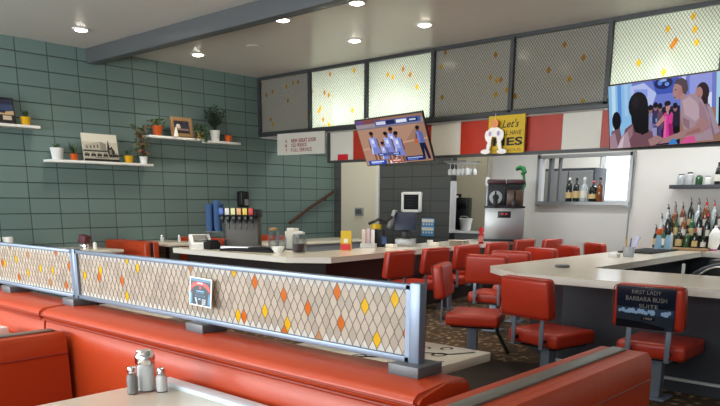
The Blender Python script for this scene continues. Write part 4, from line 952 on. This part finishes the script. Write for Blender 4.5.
# lattice divider
GY = 1.57; z0, z1 = .93, 1.155
lat = thing('lattice_divider', 'low lattice divider with yellow and orange tiles on the booth back', 'divider', (-2.4, GY, .9))
def lsub(b, name, m, **k):
    o = b.obj(name, m, lat, **k); o.location = (2.4, -GY, -.9); return o
for xa, xb in ((-5.4, -3.215), (-3.185, -1.212)):
    b = B().box(((xa+xb)/2, GY, z1-.008), (xb-xa, .03, .016), .002).box(((xa+xb)/2, GY, z0+.009), (xb-xa, .03, .018), .002).box((xa+.008, GY, (z0+z1)/2), (.016, .03, z1-z0)).box((xb-.008, GY, (z0+z1)/2), (.016, .03, z1-z0))
    lsub(b, 'frame', 'alu')
for xp, w in ((-3.2, .028), (-1.195, .036)):
    lsub(B().box((xp, GY, (1.16+.925)/2), (w, .032, 1.16-.925), .003), 'post', 'alu')
tiles = [(-3.126, 1.043, 'y'), (-2.983, 1.071, 'y'), (-2.988, 1.04, 'o'), (-2.798, 1.043, 'o'), (-2.754, 1.131, 'y'), (-2.749, 0.985, 'y'), (-2.646, 1.112, 'y'), (-2.282, 1.134, 'p'), (-2.021, 1.13, 'y'), (-1.907, 1.107, 'o'), (-1.762, 1.07, 'o'), (-1.859, 1.012, 'y'), (-2.002, 0.982, 'y'), (-1.972, 0.981, 'o'), (-1.746, 0.984, 'y'), (-1.758, 0.957, 'o'), (-1.643, 1.037, 'o'), (-1.391, 1.074, 'y'), (-1.494, 1.013, 'o'), (-1.268, 1.101, 'y'), (-1.338, 0.986, 'y'), (-1.597, 0.96, 'p'), (-1.222, 1.019, 'o'), (-1.516, 1.107, 'o'), (-2.253, 1.023, 'o'), (-4.034, 1.059, 'o'), (-4.008, 1.061, 'y'), (-3.845, 1.086, 'y'), (-3.723, 1.028, 'y'), (-3.59, 1.05, 'y'), (-3.46, 1.049, 'y'), (-3.833, 0.989, 'o'), (-3.409, 1.134, 'o'), (-3.323, 0.986, 'o'), (-3.275, 1.08, 'o'), (-3.475, 0.964, 'p'), (-3.927, 1.119, 'p'), (-3.716, 1.121, 'p')]
CW, CH = .033, .063
GL = [translucent('tile_beige', '#d2c6b6', .3), translucent('tile_grey', '#c2b7a8', .3), translucent('tile_white', '#f2f0ea', .3, .55), translucent('tile_yellow', '#f2c511', .25), translucent('tile_orange', '#e0761a', .25), translucent('tile_peach', '#cf9a68', .25)]
lo, hi = z0+.018, z1-.016
M['wire'] = mat('bronze_wire', '#7a6552', .45, .2)
for xa, xb in ((-5.4, -3.215), (-3.185, -1.212)):
    xa += .016; xb -= .016
    nx = round((xb-xa)/CW); cw = (xb-xa)/nx; rows = 3; ch = (hi-lo)/rows
    cells = {}
    for i in range(2*nx+1):
        for j in range(-1, 2*rows+2):
            if (i+j) % 2 == 0: cells[(i, j)] = None
    def cen(i, j): return xa+i*cw/2, lo+j*ch/2
    for tx, tz, c in tiles:
        if xa-.02 < tx < xb+.02:
            k = min(cells, key=lambda q: (cen(*q)[0]-tx)**2+(cen(*q)[1]-tz)**2+(1 if cells[q] else 0))
            cells[k] = {'y': 3, 'o': 4, 'p': 5}[c]
    def S_(t): t = min(max(t, 0), 1); return .35*t+.65*(3*t*t-2*t*t*t)
    b = B()
    for (i, j), c in cells.items():
        cx, cz = cen(i, j)
        if c is None: c = 2 if (j >= 2*rows or j <= 0) else (0 if rnd.random() < .6 else 1)
        zs = [cz+ch/2*(k/6) for k in range(-6, 7) if lo-1e-6 <= cz+ch/2*(k/6) <= hi+1e-6]
        if len(zs) < 2: continue
        rt = [(min(cx+cw/2*S_(1-abs(z-cz)/(ch/2)), xb), z) for z in zs]; lf = [(max(cx-cw/2*S_(1-abs(z-cz)/(ch/2)), xa), z) for z in zs]
        cl = []
        for p in rt+lf[::-1]:
            if not cl or abs(p[0]-cl[-1][0])+abs(p[1]-cl[-1][1]) > 1e-5: cl.append(p)
        if abs(cl[0][0]-cl[-1][0])+abs(cl[0][1]-cl[-1][1]) < 1e-5: cl.pop()
        ar = abs(sum(cl[k][0]*cl[(k+1) % len(cl)][1]-cl[(k+1) % len(cl)][0]*cl[k][1] for k in range(len(cl))))/2
        if len(cl) < 3 or ar < 2e-5: continue
        b.m(c).prism(cl, 1, GY-.003, GY+.003)
    lsub(b, 'tile_infill', GL, smooth=False)
    b = B()
    for k in range(2*nx):
        prev = None
        for q in range(rows*12+1):
            zz = lo+ch*rows*q/(rows*12)
            u = ((zz-lo)/(ch/2)+(k % 2)) % 2; t = 1-u if u <= 1 else u-1
            px = xa+k*cw/2+cw/2*S_(t)
            r = [b.bm.verts.new((px+dx, GY+dy, zz)) for dx, dy in ((-.00085, -.0042), (.00085, -.0042), (.00085, .0042), (-.00085, .0042))]
            if prev:
                for kk in range(4): b.bm.faces.new((prev[kk], prev[(kk+1) % 4], r[(kk+1) % 4], r[kk]))
            prev = r
    lsub(b, 'lattice_wire', 'wire', smooth=False)
for xb_ in (-3.9, -3.2, -2.2, -1.2):
    lsub(B().box((xb_, GY, .9165), (.108, .115, .033), .003), 'mounting_block', 'zinc')
# flyer stuck to the divider
fl = thing('flyer', 'small glossy flyer with red arch stuck on the lattice divider', 'flyer', (-2.185, GY-.03, 1.05))
fl.rotation_euler = (R(-4), R(1.5), 0)
B().box((0, 0, 0), (.135, .003, .105)).obj('paper_sheet', 'white', fl)
b = B(); y = -.0018
def fp(col, poly):
    global y
    b.m(['#10141f', '#2f6f92', '#c0302a', '#d9e4ea', '#6fb0c8'].index(col)); y -= .00005
    b.face([((u-.5)*.125, y, (.5-v)*.097) for u, v in poly])
fp('#10141f', rc(0, 0, 1, 1)); fp('#2f6f92', rc(0, .0, 1, .12)); fp('#10141f', rc(.0, .1, 1, .2))
fp('#c0302a', [(.02, .34), (.12, .2), (.3, .12), (.6, .11), (.85, .2), (.98, .34), (.98, .5), (.8, .33), (.6, .25), (.32, .26), (.12, .36), (.02, .5)])
fp('#d9e4ea', rc(.36, .15, .42, .2)); fp('#d9e4ea', rc(.45, .145, .5, .195)); fp('#d9e4ea', rc(.53, .15, .6, .2)); fp('#c0302a', E(.5, .34, .05, .05))
fp('#2f6f92', [(0, .5), (.1, .55), (.14, 1), (0, 1)]); fp('#6fb0c8', rc(.02, .6, .06, .95)); fp('#2f6f92', [(1, .5), (.9, .55), (.86, 1), (1, 1)]); fp('#6fb0c8', rc(.94, .62, .97, .92))
fp('#2f6f92', rc(.3, .44, .7, .56)); fp('#6fb0c8', rc(.36, .46, .64, .49)); fp('#10141f', rc(.34, .5, .66, .54)); fp('#2f6f92', rc(.25, .62, .75, .68)); fp('#10141f', rc(.3, .635, .7, .665))
for q in range(5):
    fp('#d9e4ea', rc(.24+.02*q, .74+.05*q, .34+.015*q, .765+.05*q)); fp('#d9e4ea', rc(.6, .76+.045*q, .8-.03*(q % 2), .778+.045*q))
fp('#6fb0c8', rc(.42, .74, .54, .8))
b.obj('printed_image', [M.setdefault('p'+c, mat('print'+c[1:], c, .3)) for c in ('#10141f', '#2f6f92', '#c0302a', '#d9e4ea', '#6fb0c8')], fl, smooth=False)
# near table with shakers
t = thing('booth_table', 'cream booth table in front holding salt, pepper and sugar', 'table', (-1.72, .9, 0))
B().box((0, 0, .73), (.92, .94, .04), .006).obj('tabletop', 'laminate', t)
B().box((.02, .435, .758), (.88, .055, .018), .004).obj('back_ledge', mat('pale_blue_trim', '#c9d6de', .3), t)
B().lathe([(.04, .03), (.04, .7), (.14, .71)], n=14).obj('column', 'black', t); B().box((0, 0, .02), (.55, .07, .04), .01).box((0, 0, .021), (.07, .55, .042), .01).obj('foot', 'black', t)
shaker('pepper_shaker', 'slim glass pepper shaker with grey contents on the near table', (-2.083, 1.18, .75), .095, .019, 'pepper', 'shaker', 10)
shaker('sugar_pourer', 'tall sugar pourer with chrome lid between the salt and pepper', (-2.088, 1.235, .75), .14, .032, 'salt', 'sugar pourer', 16, .98, None, True)
shaker('salt_shaker', 'slim glass salt shaker with white contents on the near table', (-2.035, 1.26, .75), .085, .02, 'salt', 'shaker', 10)
pedestal_table('booth_table', 'cream booth table at the photo edge beyond the dark red bench', -3.8, .95, .7, .84, .75)
tag(B().box((0, 0, .02), (.09, .07, .04), .004).obj('sugar_caddy', 'white', loc=(-3.5, 1.3, .75)), 'small white packet caddy on the table beyond the dark red bench', 'caddy')
# table with black script behind the divider
pedestal_table('booth_table', 'cream table glimpsed under the lattice divider by the upright post', -3.73, 2.22, .74, .82, .75)
t = pedestal_table('booth_table', 'cream table with black script behind the lattice divider', -1.94, 2.18, .74, .82, .75)
b = B()
zt = .7506
def stroke(pts, w):
    pts = [(p[0]*.9-.03, p[1]) for p in pts]
    for (a, bq) in zip(pts, pts[1:]):
        a, bq = Vector(a), Vector(bq); d = (bq-a).normalized(); n = Vector((-d.y, d.x))*w/2
        b.face([(a.x-n.x, a.y-n.y, zt), (bq.x-n.x, bq.y-n.y, zt), (bq.x+n.x, bq.y+n.y, zt), (a.x+n.x, a.y+n.y, zt)])
stroke([(-.05, -.13), (.27, .13)], .028)
stroke([(.2, .2), (.33, .25), (.39, .36)], .018)
for q in range(4): stroke([(.04+.085*q+.03*math.cos(a/10*6.28), .02+.085*q-.06+.035*math.sin(a/10*6.28)) for a in range(11)], .012)
for q in range(5): stroke([(-.1+.085*q+.025*math.cos(a/10*6.28), .1+.06*q+.03*math.sin(a/10*6.28)) for a in range(9)], .012)
stroke([(.18, -.1), (.4, .12)], .012)
b.obj('script_marks', 'ink', t, smooth=False)
tag(B().box((0, 0, .004), (1.0, 1.3, .008), .002).obj('floor_mat', mat('brown_mat', '#2c221a', .9), loc=(-2.95, 4.75, 0), rotz=.5), 'dark brown mat lying on the carpet between the chairs', 'mat')
# outdoors beyond the back window
cr = thing('parked_car', 'red car parked outside seen through the pass-through window', 'car', (-9.2, 24, 0))
B().prism([(-2, .3), (2, .3), (2.05, .75), (1.2, .9), (.7, 1.4), (-.8, 1.4), (-1.4, .9), (-2.05, .8)], 1, -.8, .8).obj('car_body', 'red', cr)
for sx in (-1.25, 1.25):
    for sy in (-.75, .75): B().tube([(sx, sy-.1, .32), (sx, sy+.1, .32)], .32, 16).obj('wheel', 'rubber', cr)
B().box((-.05, 0, 1.12), (1.5, 1.62, .35), .05).obj('cabin_glass', 'black', cr)
struct('pavement', B().box((-9, 30, -.1), (60, 30, .18)), mat('pale_pavement', '#b9b7b2', .9), 'pale pavement outside')

# ------------------------------------------------------------------ lights
def area(name, loc, rot, sx, sy, e, col):
    l = bpy.data.lights.new(name, 'AREA'); l.shape = 'RECTANGLE'; l.size = sx; l.size_y = sy; l.energy = e; l.color = col
    o = bpy.data.objects.new(name, l); C.objects.link(o); o.location = loc; o.rotation_euler = rot; return o
for x, e in ((-7.7, 205), (-4.3, 262), (-.9, 50), (2.45, 8)): area('window_daylight', (x, FY+.03, 1.7), (R(138), 0, 0), 2.9, 2.1, e, (.93, .97, 1))
for x in (-5.3, -2.6, .2): area('back_bar_lamp', (x, 9.5, CZ-.06), (0, 0, 0), 1.6, .3, 33, (.93, .97, 1))
area('prep_lamp', (-8.2, 9.2, CZ-.06), (0, 0, 0), .9, .3, 16, (1, .95, .85))
for i in lit:
    xc = (mx[i]+mx[i+1])/2
    area('panel_tube', (xc, SY+.36, 2.72), (R(-90), 0, 0), 1.0, .06, 40, (.76, .93, 1))
area('backroom_lamp', (-5.3, 13, 3.2), (0, 0, 0), 2.5, 1.5, 90, (.95, .98, 1))
area('kitchen_lamp', (-7.6, 11.2, 3.2), (0, 0, 0), .8, .6, 8, (1, .93, .8))
w = bpy.data.worlds.new('sky'); sc.world = w; w.use_nodes = True
bg = w.node_tree.nodes['Background']; bg.inputs[0].default_value = (.85, .93, 1, 1); bg.inputs[1].default_value = 1.6

# ------------------------------------------------------------------ camera
cam = bpy.data.cameras.new('camera'); co = bpy.data.objects.new('camera', cam); C.objects.link(co)
r_ = (0.7422530849, 0.6700937803, 0.0058892678); u_ = (-0.1572187785, 0.1655924036, 0.9735817437); f_ = (-0.6514158531, 0.7235699561, -0.2282627980)
co.matrix_world = Matrix(((r_[0], u_[0], -f_[0], 0), (r_[1], u_[1], -f_[1], 0), (r_[2], u_[2], -f_[2], 1.38), (0, 0, 0, 1)))
cam.sensor_width = 36; cam.lens = 36*703.54/720; cam.shift_y = 163.74/720; cam.clip_start = .05
sc.camera = co
sc.view_settings.view_transform = 'Standard'; sc.view_settings.look = 'None'; sc.view_settings.gamma = 1; sc.view_settings.use_curve_mapping = False
sc.view_settings.exposure = .45
sc.cycles.max_bounces = 8
